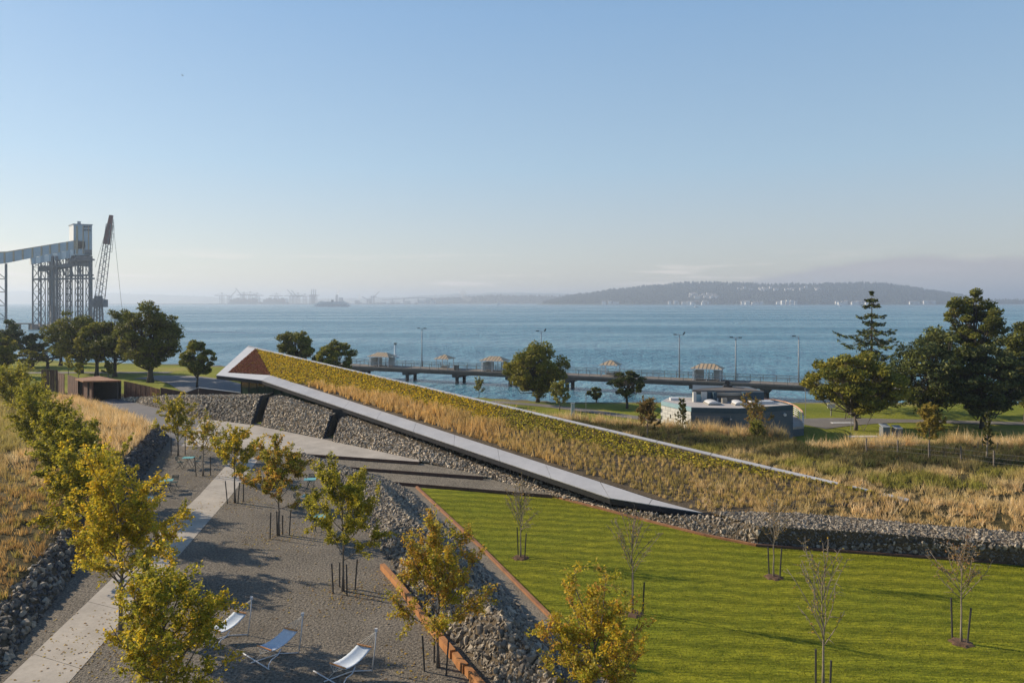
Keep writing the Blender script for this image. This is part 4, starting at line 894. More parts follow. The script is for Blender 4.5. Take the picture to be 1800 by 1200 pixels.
# small trees around the meadow
gm = 'young trees behind the green roof'
def mtree(label, u, v, tv, w, cbv, nl, pal, seed, at=None, **k):
    b = hit(u, v) if at is None else np.array(at); return ytree(label, b, tv, w, cbv, nl, pal, seed, name='young_tree', group=gm, **k)
mtree('pale yellow green young tree in front of the weeping tree', 984, 722, 661, 38, 714, 2600, [(.28, .27, .06), (.36, .33, .08), (.22, .22, .05)], 540, ls=.13, nlimb=24, tip=1.3)
mtree('narrow pale sapling on the bank by the pier piles', 842, 0, 657, 20, 690, 900, [(.26, .26, .07), (.33, .30, .09)], 541, ls=.14, at=atd(842, 100), nlimb=16)
mtree('russet brown young tree beside the grey brick wall', 1138, 770, 688, 46, 756, 2400, [(.24, .16, .06), (.30, .20, .07), (.20, .17, .05)], 542, ls=.1, nlimb=22, tip=1.3)
mtree('narrow dark green sapling before the pale brick wall', 1200, 0, 688, 22, 748, 900, [(.10, .11, .03), (.14, .14, .04)], 543, ls=.11, at=atd(1200, 67), nlimb=18, tip=1.2)
mtree('tall bare topped russet sapling before the dark door wall', 1326, 0, 684, 58, 766, 1500, [(.30, .17, .06), (.24, .19, .05), (.26, .23, .05)], 544, ls=.1, at=atd(1326, 64), nlimb=18, rise=(5, 35))
mtree('yellow leaved young tree beside the two recycling bins', 1634, 806, 694, 50, 776, 2600, [(.34, .27, .05), (.40, .30, .06), (.28, .22, .06)], 545, ls=.1, nlimb=22, tip=1.2)
mtree('narrow dark columnar sapling among stakes near the pines', 1735, 808, 698, 17, 786, 1100, [(.11, .12, .035), (.15, .15, .045)], 546, ls=.09, nlimb=22, bark='palebark')
mtree('leafy light green bush in front of the park trees', 190, 664, 632, 18, 660, 900, [(.26, .26, .05), (.2, .21, .04)], 547, ls=.2, nlimb=16)
mtree('thin sparse sapling on the lawn just behind the plank fence', 120, 664, 622, 18, 650, 350, OLV, 548, ls=.18, nlimb=12)
mtree('thin leafy sapling between fence and gateway roof', 138, 668, 632, 16, 660, 420, OLV, 549, ls=.18, nlimb=12)
mtree('low green shrub of willow leaves on the meadow by the dark wall', 1330, 0, 748, 66, 788, 2200, [(.22, .22, .04), (.28, .26, .05), (.16, .16, .03)], 550, ls=.1, at=atd(1330, 62), nlimb=26, r0=.04)
# ------------------------------------------------------------------ park trails
def trail(name, pts, width, mat, off=.03):
    P = np.array([hit(u, v)[:2] if len(q) == 2 else q[:2] for q in pts for u, v in [q[:2]]]); out = []
    for a, b in zip(P[:-1], P[1:]):
        k = max(1, int(np.linalg.norm(b-a)/1.5)); out += [a+(b-a)*i/k for i in range(k)]
    out.append(P[-1]); out = np.array(out); sm = out.copy()
    for _ in range(4): sm[1:-1] = (sm[:-2]+sm[1:-1]*2+sm[2:])/4
    tg_ = np.gradient(sm, axis=0); tg_ = norm(tg_); nr = np.stack([-tg_[:, 1], tg_[:, 0]], 1); w = width if np.isscalar(width) else np.interp(np.linspace(0, 1, len(sm)), np.linspace(0, 1, len(width)), width)
    w = np.broadcast_to(w, (len(sm),))[:, None]
    cols_ = [sm+nr*w*f for f in (-.5, -.17, .17, .5)]; g = np.stack(cols_, 1); z = H(g[..., 0], g[..., 1])+off; z = np.maximum(z, z.mean(1, keepdims=True)); z[1:-1] = (z[:-2]+z[1:-1]+z[2:])/3+.01
    V = np.concatenate([g, z[..., None]], -1).reshape(-1, 3); I = np.arange(len(sm)*4).reshape(-1, 4); F_ = np.stack([I[:-1, :-1], I[:-1, 1:], I[1:, 1:], I[1:, :-1]], -1).reshape(-1, 4)
    o = npmesh(name, V, F_, mat, smooth=True); return tag(o, kind='structure')
trail('footpath', [(1410, 746), (1470, 741), (1560, 739), (1640, 741), (1760, 744), (1900, 748)], [7, 5, 2.6, 2.4, 2.4, 2.4], M['trail'])
trail('footpath', [(860, 706), (950, 712), (1010, 719), (1080, 729), (1160, 740)], 2.2, M['trail'])
trail('footpath', [(-40, 657), (90, 655), (200, 655), (300, 655)], 2.4, M['trail'])
trail('asphalt_trail', [(255, 663), (310, 664), (350, 672), (395, 690)], [5, 7, 8, 8], M['asphalt'], .05)
trail('footpath', [(1640, 788), (1720, 783), (1860, 782)], 1.6, M['trail'], .04)

# ------------------------------------------------------------------ fishing pier
PA, PB = px(630, 642.5, -3.3), px(1440, 678, -3.3); pe = (PB-PA)/np.linalg.norm(PB-PA); pnv = np.array((-pe[1], pe[0], 0)); PLEN = np.linalg.norm(PB-PA)
def on_pier(u, side=0.0):
    k = (u-900)/FOC; t = (k*PA[1]-PA[0])/(pe[0]-k*pe[1]); return PA+pe*t+pnv*side
rz_p = math.atan2(pe[1], pe[0])
pier = thing('fishing_pier', 'long low concrete fishing pier on dark piles running across the water', 'pier', PA)
E0, E1 = PA-pe*14, PB+pe*26
k_ = 14
for i in range(k_):
    a, b = E0+(E1-E0)*i/k_, E0+(E1-E0)*(i+1)/k_-pe*.03
    MB().beam(a+pnv*2.6-(0, 0, .35), b+pnv*2.6-(0, 0, .35), 5.2, .5).build('deck_slab', M['pierwood'], pier)
for sd, nm in ((.12, 'edge_beam'), (5.1, 'edge_beam')):
    MB().beam(E0+pnv*sd-(0, 0, .75), E1+pnv*sd-(0, 0, .75), .35, .7).build(nm, M['pile'], pier)
Lp = np.linalg.norm(E1-E0)
for sd in (.1, 5.1):
    for zz_, w_ in ((1.1, .10), (.75, .05), (.4, .05)):
        MB().beam(E0+pnv*sd+(0, 0, zz_), E1+pnv*sd+(0, 0, zz_), w_, w_).build('rail', M['rail'], pier)
    for i in range(int(Lp/2.4)+1):
        p = E0+pe*2.4*i+pnv*sd; MB().box(p+(0, 0, .5), (.09, .09, 1.2), rz_p).build('rail_post', M['rail'], pier)
ts = np.dot(on_pier(800)-PA, pe)
for i in range(-8, 9):
    t = ts+i*13.2
    if t < -13 or t > PLEN+26: continue
    c = PA+pe*t; MB().beam(c+pnv*.1-(0, 0, 1.35), c+pnv*5.1-(0, 0, 1.35), 1.7, .75).build('pile_cap', M['pile'], pier)
    for sd in (.9, 4.3):
        b = c+pnv*sd; MB().tube([b+(0, 0, -7), b-(0, 0, 1.6)], [.42, .40], 10).build('pile', M['pile'], pier, smooth=True)
def shelter(u, L, W, label, walls):
    c = on_pier(u, 2.6); root = thing('pier_shelter', label, 'shelter', c-(0, 0, .1), 'shelters on the fishing pier', rz_p)
    hx, hy, ev, rg = L/2, W/2, 2.35, 3.25
    for x in ((-hx+.1, 0, hx-.1) if L > 4 else (-hx+.1, hx-.1)):
        for y in (-hy+.1, hy-.1): MB().box((x, y, ev/2), (.14, .14, ev)).build('post', M['whitepaint'], root, local=True)
    r_ = MB(); o_ = .35; rl = max(.2, hx-hy*.9)
    base = [(-hx-o_, -hy-o_, ev), (hx+o_, -hy-o_, ev), (hx+o_, hy+o_, ev), (-hx-o_, hy+o_, ev)]
    r_.add(base+[(-rl, 0, rg), (rl, 0, rg)], [(0, 1, 5, 4), (1, 2, 5), (2, 3, 4, 5), (3, 0, 4), (3, 2, 1, 0)]); ro = r_.build('roof', M['tanroof'], root, local=True)
    n = int(L/.62)
    for i in range(n+1):
        x = -hx-o_+(2*hx+2*o_)*i/n; xt = max(-rl, min(rl, x))
        f = 1 if -rl <= x <= rl else 0
        t = (hx+o_-abs(x))/(hx+o_-rl) if not f else 1
        q = (x, -(hy+o_)*(1-t), ev+(rg-ev)*t); MB().beam((x, -hy-o_, ev+.03), (q[0], q[1], q[2]+.03), .07, .06).build('roof_seam', M['rail'], ro, local=True)
    MB().box((0, -hy-o_+.02, ev-.09), (L+.66, .05, .16)).build('fascia', M['whitepaint'], root, local=True)
    if walls:
        for x0, x1 in ((-hx+.2, -hx+.2+L*.28), (hx-.2-L*.3, hx-.2)):
            MB().box(((x0+x1)/2, hy-.2, 1.1), (x1-x0, .06, 2.0)).build('wind_screen', M['galv_white'], root, local=True)
        MB().box((-hx+.3, 0, 1.0), (.06, W-.4, 1.9)).build('wind_screen', M['whitepaint'], root, local=True)
        MB().box((hx*.3, .2, .45), (1.6, .4, .08)).build('bench_seat', M['rail'], root, local=True)
    else: MB().box((0, 0, .45), (1.8, .4, .5)).build('bench_seat', M['rail'], root, local=True)
shelter(661, 5.4, 3.2, 'long glazed pier shelter with tan roof closest to the green roof corner', True)
shelter(772, 3.2, 3.0, 'small open pier shelter between two long shelters', False)
shelter(861, 5.3, 3.2, 'long pier shelter just left of the broad weeping tree crown'.replace('left of', 'before'), True)
shelter(1067, 3.3, 3.0, 'small open pier shelter above the dark windswept pine', False)
shelter(1240, 5.4, 3.2, 'long pier shelter behind the grey flat roofed building', True)
def lamp(u, tv, label, arms):
    c = on_pier(u, 4.9); h = CAM_H-(tv-HOR)/FOC*c[1]-c[2]; root = thing('pier_lamp', label, 'lamp post', c, 'lamp posts on the fishing pier', rz_p)
    MB().tube([(0, 0, -.1), (0, 0, h)], [.15, .10], 8).build('pole', M['steel'], root, local=True, smooth=True)
    MB().beam((-.8 if arms else -.9, 0, h-.05), (.8 if arms else 0, 0, h-.05), .08).build('arm', M['steel'], root, local=True)
    for x in ((-.85, .85) if arms == 2 else (-.85,)):
        MB().box((x, -.05, h+.02), (.62, .34, .2)).build('lamp_head', M['darkmetal'], root, local=True)
    if arms == 1: MB().beam((.8, 0, h), (1.1, 0, h+.55), .3, .2).build('lamp_head', M['darkmetal'], root, local=True)
lamp(722, 577, 'twin headed pier lamp between the two shelters over open water', 2); lamp(936, 582, 'pier lamp rising behind the broad weeping tree', 1)
lamp(1185, 588, 'pier lamp with one raised head next to the pine', 1); lamp(1287, 593, 'pier lamp beside the long shelter behind the grey building', 2); lamp(1401, 591, 'single armed pier lamp near the spreading olive tree', 0)
for u, lab in ((805, 'small dark litter bin on the pier beside an open shelter'), (1087, 'low dark fishing bench box on the pier beside an open shelter')):
    c = on_pier(u-6, .9); root = thing('pier_bin', lab, 'bin', c-(0, 0, .1)); MB().box((0, 0, .5), (.9, .7, 1.0), rz_p).build('box', M['pile'], root, local=True); MB().box((0, 0, 1.04), (1.0, .8, .08), rz_p).build('lid', M['rail'], root, local=True)
c = px(695, 628.5, SEA); root = thing('channel_marker', 'small white channel marker standing in the water behind the pier', 'buoy', c)
MB().tube([(0, 0, -.5), (0, 0, .5), (0, 0, .5001), (0, 0, 4.2)], [1.1, 1.1, .45, .35], 8).build('body', M['whitepaint'], root, local=True); MB().box((0, 0, 4.6), (.8, .8, .7)).build('lantern', M['rail'], root, local=True)

# ------------------------------------------------------------------ steel gateway and plank fence
fn = thing('plank_fence', 'rusty steel plank fence dividing the dry grass hill from the park', 'fence', pp(164, 704))
def planks(root, a, b, za, zb, z0a, z0b, w, mat, th=.05):
    a = np.array(a, float); b = np.array(b, float); L = np.linalg.norm(b-a); k = max(1, int(L/w)); ang = math.atan2((b-a)[1], (b-a)[0])
    for i in range(k):
        f = (i+.5)/k; p = a+(b-a)*f; z1, z0 = za+(zb-za)*f, z0a+(z0b-z0a)*f; o_ = (i % 2)*.014
        MB().box((p[0]-math.sin(ang)*o_, p[1]+math.cos(ang)*o_, (z0+z1)/2), (w*.95, th, z1-z0), ang).build('plank', mat, root)
fa, fb = pp(164, 704)[:2], np.array((-55.0, 89.6))
planks(fn, fa, fa+(fb-fa)*.70, 3.35, 3.42, 1.0, 1.0, .36, M['corten_plank'])
planks(fn, fa+(fb-fa)*.80, fb, 3.42, 3.42, 1.0, 1.0, .36, M['corten_plank'])
planks(fn, fa+(fb-fa)*.70+(.25, .3), fa+(fb-fa)*.80+(.25, .3), 3.3, 3.3, 1.0, 1.0, .36, M['corten_dark'])  # planks added in the gap; their dark tone stands in for the niche's shade
planks(fn, fb+(-.2, .3), fb+(-2.6, .9), 3.7, 3.7, 1.0, 1.0, .36, M['corten_dark'])
gw = thing('steel_gateway', 'dark steel gateway shelter with flat rust coloured roof at the ramp end', 'gateway', pp(190, 701))
rp = [px(132, 665, 3.45), px(146, 669.5, 3.45), px(213, 668.5, 3.45), px(174, 660.5, 3.45)]
MB().prism(rp, (0, 0, -.14)).build('roof', M['corten_red'], gw)
ins = [p*np.array((1, 1, 0)) for p in rp]
MB().prism([ins[3]+(0, -.3, .8), ins[2]+(-.2, .2, .8), ins[2]+(-.2, .2, 3.3), ins[3]+(0, -.3, 3.3)], (.05, .1, 0)).build('rear_wall', M['darkmetal'], gw)
MB().prism([ins[0]+(.3, 0, .8), ins[3]+(-.1, -.3, .8), ins[3]+(-.1, -.3, 3.3), ins[0]+(.3, 0, 3.3)], (0, .1, 0)).build('rear_wall', M['darkmetal'], gw)
MB().prism([ins[0]+(.3, .25, .8), ins[2]+(-.4, .25, .8), ins[2]+(-.4, .25, 3.28), ins[0]+(.3, .25, 3.28)], (0, .08, 0)).build('dark_backing', M['darkmetal'], gw)  # added dark sheet across the passage, standing in for its shaded interior
for q in (ins[2]+(-.35, -.05, 0), ins[1]+(.4, .3, 0)): MB().box(q+(0, 0, 2.2), (.14, .14, 2.2)).build('post', M['darkmetal'], gw)
f2 = thing('plank_fence', 'rusty steel plank fence between the gateway and the stone wall', 'fence', (rp[2][0], rp[2][1], 1.3))
ra, rb_ = np.array((rp[2][0]+.1, rp[2][1]+.4)), pxd(264, 690, 78.8)[:2]
planks(f2, ra, rb_, 3.35, 2.95, 1.0, 1.2, .36, M['corten_plank']); planks(f2, rb_, pxd(281, 690, 78.2)[:2], 2.95, 2.75, 1.2, 1.2, .36, M['corten_red'])
f3 = thing('steel_wing_wall', 'dark rusty steel wing wall dipping to a notch behind the stone wall', 'wall', pxd(300, 697, 80.5))
def wall3(pts, mat, th=.1, name='steel_plate'):
    for (a, b) in zip(pts[:-1], pts[1:]): MB().prism([(a[0], a[1], .9), (b[0], b[1], .9), b, a], (.0, th, 0)).build(name, mat, f3)
wq = [pxd(282, 681, 78.2), pxd(304, 685, 78.2), pxd(328, 689.5, 78), pxd(348, 681.5, 78)]; wall3(wq, M['corten_dark'])
wq2 = [pxd(349, 681.5, 77.9), pxd(386, 686, 77.6), pxd(425, 691, 77.2)]; wall3(wq2, M['corten_dark'])
for a, b in zip(wq[2:3]+wq2[:-1], [wq[3]]+wq2[1:]): MB().beam(a+(0, .05, .03), b+(0, .05, .03), .16, .05).build('coping', M['coping_white'], f3)

# ------------------------------------------------------------------ grey flat roofed building
zb0, zr = -2.2, 1.47
def bp(u, y): return np.array(((u-900)/FOC*y, y))
C0, C1, Cm, C2, C3, C4 = bp(1162, 78.2), bp(1215, 73.6), bp(1300, 73.0), bp(1394, 75.4), bp(1347, 80.0), bp(1180, 82)
M['navy'] = surf('navy_wall', (.075, .10, .125), (.095, .125, .15), .5, 6, .08, .7); M['navyband'] = surf('navy_band', (.03, .06, .085), (.04, .075, .10), .5, 6, .08, .6)
M['greywall'] = surf('grey_wall', (.13, .14, .15), (.16, .17, .18), .5, 6, .08, .8); M['paleblock'] = surf('pale_block', (.40, .41, .40), (.52, .52, .50), 1.2, 10, .15, .9, .3, .01)
M['roofgrey'] = surf('roof_grey', (.36, .33, .31), (.44, .41, .38), .4, 8, .12, .85); M['coral'] = surf('coral_rail', (.48, .27, .18), (.56, .33, .22), 1, 8, .08, .6)
M['dome'] = surf('white_dome', (.52, .53, .54), (.60, .60, .60), 1, 8, .03, .3); M['slate'] = surf('slate_roof', (.14, .12, .105), (.19, .165, .14), .5, 8, .15, .85)
M['aqua'] = surf('aqua_panel', (.20, .32, .37), (.25, .37, .42), 1, 8, .05, .4)
bd = thing('park_building', 'low grey blue flat roofed building with white skylight domes in the meadow grass', 'building', (C1[0], C1[1], zb0))
def z3(p, z): return np.array((p[0], p[1], z))
MB().prism([z3(p, zr-.12) for p in (C0+(.1, -.05), C1+(.1, .1), Cm+(0, .1), C2+(-.1, .1), C3, C4)], (0, 0, .1)).build('roof', M['roofgrey'], bd)
for a, b in ((C1, Cm), (Cm, C2)):
    MB().prism([z3(a, zb0), z3(b, zb0), z3(b, .95), z3(a, .95)], (0, .2, 0)).build('wall', M['navy'], bd)
    MB().prism([z3(a, .953)-(0, .03, 0), z3(b, .953)-(0, .03, 0), z3(b, zr)-(0, .03, 0), z3(a, zr)-(0, .03, 0)], (0, .22, 0)).build('fascia_band', M['navyband'], bd)
MB().prism([z3(C2, zb0), z3(C3, zb0), z3(C3, zr), z3(C2, zr)], (-.2, 0, 0)).build('wall', M['navy'], bd)
MB().prism([z3(C0, zb0), z3(C4, zb0), z3(C4, zr), z3(C0, zr)], (.2, 0, 0)).build('wall', M['paleblock'], bd)
MB().prism([z3(C0, zb0)+(.06, .12, 0), z3(C1, zb0)+(.06, .12, 0), z3(C1, zr-.05)+(.06, .12, 0), z3(C0, zr-.05)+(.06, .12, 0)], (.1, .15, 0)).build('wall', M['paleblock'], bd)
ncr = 9
for i in range(ncr):
    z0, z1 = zb0+(zr-.42-zb0)*i/ncr, zb0+(zr-.42-zb0)*(i+1)/ncr-.03; kk = 6
    for j in range(kk):
        f0, f1 = (j+(.5 if i % 2 else 0))/kk, (j+1+(.5 if i % 2 else 0))/kk-.012
        if i % 2 and j == kk-1: f1 = 1
        a, b = C0+(C1-C0)*f0, C0+(C1-C0)*min(f1, 1); pr_ = -.02*((i*3+j*5) % 4)
        MB().prism([z3(a, z0)+(pr_, pr_, 0), z3(b, z0)+(pr_, pr_, 0), z3(b, z1)+(pr_, pr_, 0), z3(a, z1)+(pr_, pr_, 0)], (.1, .2, 0)).build('block', M['paleblock'], bd)
MB().prism([z3(C0, zr-.40), z3(C1, zr-.40), z3(C1, zr+.02), z3(C0, zr+.02)], (.12, .2, 0)).build('parapet', M['aqua'], bd)
def onfront(u, z, pr_=-.04):
    y = np.interp(u, [1215, 1300, 1394], [C1[1], Cm[1], C2[1]]); return np.array(((u-900)/FOC*y, y+pr_, z))
def fpanel(name, u0, u1, z0, z1, mat, pr_=-.04): return MB().prism([onfront(u0, z0, pr_), onfront(u1, z0, pr_), onfront(u1, z1, pr_), onfront(u0, z1, pr_)], (0, .06, 0)).build(name, mat, bd)
fpanel('wall_panel', 1221, 1266, -2.1, .7, M['greywall']); fpanel('wall_panel', 1283, 1346, -2.1, .7, M['greywall'])
dr = fpanel('door', 1268, 1281, -2.1, .55, M['navyband'], -.06); MB().box(onfront(1277, -.7, -.1), (.05, .06, .12)).build('handle', M['dome'], dr)
fpanel('vent', 1223, 1227, -.2, .5, M['darkmetal'], -.1); fpanel('wall_light', 1283, 1286, .35, .45, M['dome'], -.12)
o = MB().tube([onfront(1379, .55, -.2), onfront(1379, .55, .0)], .16, 10).build('wall_lamp', M['dome'], bd)
def dome(u, y, w, d_, h):
    x = (u-900)/FOC*y; mb = MB(); n = 7; rows = []
    for i in range(n): a = math.pi*i/(n-1); rows.append((-math.cos(a)*w/2, math.sin(a)*h))
    V = [(x+q, y+s, zr+.12+z) for s in (-d_/2, d_/2) for q, z in rows]; mb.add(V, [(i, i+1, n+i+1, n+i) for i in range(n-1)]+[tuple(range(n)), tuple(range(2*n-1, n-1, -1))])
    o = mb.build('skylight_dome', M['dome'], bd, smooth=False); MB().box((x, y, zr+.05), (w+.15, d_+.15, .16)).build('skylight_kerb', M['rail'], o)
dome(1252, 76.3, 1.2, 1.9, .24); dome(1298, 76.0, 1.1, 1.8, .24)
MB().box(((1338-900)/FOC*76.5, 76.6, zr+.12), (2.4, .9, .3), .12).build('skylight', M['dome'], bd); MB().box(((1186-900)/FOC*79, 79.3, zr+.1), (.9, .8, .3)).build('skylight', M['dome'], bd)
MB().box(((1274-900)/FOC*76.8, 77, zr+.22), (.5, .5, .5)).build('roof_vent', M['rail'], bd); MB().box(((1262-900)/FOC*77.5, 78, zr+.15), (.3, .3, .4)).build('roof_vent', M['dome'], bd)
U0, U1 = bp(1217, 78.6), bp(1343, 78.0); zt2 = 2.68
ub = thing('pier_building', 'small building with slate roof and recessed shutter behind the skylights', 'building', z3(U0, -2.2))
MB().prism([z3(U0, -2.2), z3(U1, -2.2), z3(U1+(0, 5), -2.2), z3(U0+(1.5, 6), -2.2)], (0, 0, zt2+2.0)).build('wall', M['navy'], ub)
for u0, u1, mt, pr_ in ((1217, 1222, 'paleblock', -.5), (1232, 1242, 'paleblock', -.25), (1243, 1250, 'navyband', -.25), (1251, 1257, 'navyband', -.7), (1303, 1309, 'navyband', -.7), (1310, 1342, 'navyband', -.2)):
    a, b = bp(u0, 78.2), bp(u1, 78.2); MB().prism([z3(a, -2), z3(b, -2), z3(b, zt2-.22), z3(a, zt2-.22)], (0, pr_, 0)).build('pier_column', M[mt], ub)
a, b = bp(1223, 78.2), bp(1232, 78.2); MB().prism([z3(a, .5), z3(b, .5), z3(b, 2.2), z3(a, 2.2)], (0, -.1, 0)).build('window', M['aqua'], ub)
a, b = bp(1257.5, 78.2), bp(1302.5, 78.2); MB().prism([z3(a, -2), z3(b, -2), z3(b, 2.05), z3(a, 2.05)], (0, -.1, 0)).build('shutter', M['slate'], ub); MB().prism([z3(a, 2.1), z3(b, 2.1), z3(b, 2.35), z3(a, 2.35)], (0, -.3, 0)).build('shutter_box', M['rail'], ub)
rq = [px(1218, 685, zt2), px(1240, 687.5, zt2-.15), px(1343, 686.5, zt2-.15), px(1296, 679, zt2+.1), px(1235, 682, zt2+.1)]
MB().prism(rq, (0, 0, -.22)).build('roof', M['slate'], ub)
b = px(1279, 681, zt2); fan = MB(); fan.tube([b+(0, 0, 0), b+(0, 0, .4)], .1, 6); fan.tube([b+(-.1, -.2, .55), b+(.1, .2, .55)], .26, 10); fan.box(b+(0, 0, .15), (.9, .5, .25)); fan.build('roof_fan', M['darkmetal'], ub)
# curved ramp rail beside it
rm = thing('curved_ramp', 'curved access ramp with white rails and coral handrail beside the grey building', 'ramp', px(1400, 745, -2.1))
arc = [pxd(1338, 701, 85), pxd(1362, 702.5, 84.6), pxd(1384, 707, 83.4), pxd(1400, 714, 81.5), pxd(1410, 722, 79.5), pxd(1413, 730, 77.8)]
arc = Loft([arc, arc], 22).g[0]
MB().tube(arc, .075, 6).build('handrail', M['coral'], rm, smooth=True)
for dz in (.22, .44, .66, .88): MB().tube(arc-np.array((0, 0, dz)), .028, 4).build('rail', M['whitepaint'], rm)
for i in range(0, 22, 3): MB().tube([arc[i]-(0, 0, 1.15), arc[i]], .035, 5).build('rail_post', M['whitepaint'], rm)
inner = [p+np.array((-1.9, -1.0, 0)) for p in arc]
dk = MB(); n = len(arc)
V = [p-np.array((0, 0, 1.1)) for p in arc]+[p-np.array((0, 0, 1.1)) for p in inner]+[p-np.array((0, 0, 1.35)) for p in arc]+[p-np.array((0, 0, 1.35)) for p in inner]
dk.add(V, [(i, i+1, n+i+1, n+i) for i in range(n-1)]+[(2*n+i, 3*n+i, 3*n+i+1, 2*n+i+1) for i in range(n-1)]+[(i, 2*n+i, 2*n+i+1, i+1) for i in range(n-1)]+[(n+i, n+i+1, 3*n+i+1, 3*n+i) for i in range(n-1)]+[(n-1, 3*n-1, 4*n-1, 2*n-1)])
dk.build('ramp_deck', M['concrete'], rm)
MB().prism([V[n-1]-(0, 0, .25), V[2*n-1]-(0, 0, .25), V[n+8]-(0, 0, .25), V[8]-(0, 0, .25)], (0, 0, -2.2)).build('ramp_base', M['navy'], rm)

# ------------------------------------------------------------------ small park furniture
for u, lab in ((1555, 'grey lidded recycling bin with raised lid on the park lawn, beside its lower twin'), (1577, 'lower grey recycling bin on the park lawn beside the raised lid one')):
    b = hit(u, 767); hh = 1.0 if u < 1565 else .85; root = thing('recycling_bin', lab, 'bin', b, 'recycling bins on the park lawn'); s = .72
    MB().box((0, 0, hh/2), (s, .8, hh)).build('body', M['greywall'], root, local=True); MB().add([(-s/2-.05, -.45, hh), (s/2+.05, -.45, hh), (s/2+.05, .45, hh+.22), (-s/2-.05, .45, hh+.22), (-s/2-.05, -.45, hh+.06), (s/2+.05, -.45, hh+.06), (s/2+.05, .45, hh+.28), (-s/2-.05, .45, hh+.28)], [(0, 3, 2, 1), (4, 5, 6, 7), (0, 1, 5, 4), (1, 2, 6, 5), (2, 3, 7, 6), (3, 0, 4, 7)]).build('lid', M['steel'], root, local=True)
b = hit(1461, 731); root = thing('park_sign', 'small white sign board on a post by the shore lawn', 'sign', b); MB().box((0, 0, .6), (.1, .1, 1.2)).build('post', M['rail'], root, local=True); MB().box((0, -.08, 1.25), (.95, .06, .5)).build('board', M['whitepaint'], root, local=True)
b = hit(1495, 757); 
for u, v, h_, lab in ((1496, 757, 3.4, 'slim grey pole beside the spreading olive tree trunk'), (1416, 735, 3.5, 'slim grey pole beside the curved ramp'), (1030, 730, 2.6, 'thin grey pole on the shore lawn near the russet tree')):
    b = hit(u, v); root = thing('slim_pole', lab, 'pole', b, 'slim poles in the park'); MB().tube([(0, 0, -.1), (0, 0, h_)], .035, 6).build('shaft', M['rail'], root, local=True); MB().box((0, 0, h_), (.16, .05, .3)).build('plate', M['steel'], root, local=True)
b = hit(1007, 733); root = thing('marker_post', 'blue grey square marker post in the meadow by the shore path', 'post', b); MB().box((0, 0, .8), (.42, .3, 1.6)).build('post', M['galv'], root, local=True); MB().box((0, 0, 1.64), (.5, .38, .08)).build('cap', M['steel'], root, local=True)
for u, v, L_, lab in ((1481, 744, 2.6, 'thin pale concrete kerb slab at the asphalt turnaround'), (1518, 768, 3.0, 'thin pale concrete slab lying in the dry grass by the bins')):
    b = hit(u, v); mb = MB(); mb.hexa([(b[0]-L_/2, b[1]-.35, b[2]), (b[0]+L_/2, b[1]-.25, b[2]), (b[0]+L_/2, b[1]+.45, b[2]), (b[0]-L_/2, b[1]+.35, b[2])], [(b[0]-L_/2+.02, b[1]-.33, b[2]+.07), (b[0]+L_/2-.02, b[1]-.23, b[2]+.07), (b[0]+L_/2-.02, b[1]+.43, b[2]+.07), (b[0]-L_/2+.02, b[1]+.33, b[2]+.07)]); tag(mb.build('concrete_slab', M['coping_white']), lab, 'slab')
# wire fence in the meadow
fpx = [(1523, 806), (1578, 811), (1633, 816), (1689, 822), (1747, 829), (1806, 836)]
wf = thing('wire_fence', 'low wire fence on weathered square posts crossing the meadow', 'fence', hit(*fpx[0])); prev = None
for u, v in fpx:
    b = px(u, v, .35); b[2] = float(H(b[0], b[1])); MB().box(b+(0, 0, .55), (.085, .085, 1.1), .2).build('post', M['bark'], wf)
    if prev is not None:
        for z in (.3, .6, .9): MB().beam(prev+(0, -.07, z), b+(0, -.07, z), .012).build('wire', M['rail'], wf)
    prev = b
stakes('beside the dark columnar sapling near the pines', ((1719, 776, 1720, 798), (1727, 770, 1728, 800), (1754, 778, 1751, 800)), .5, 1, 0)

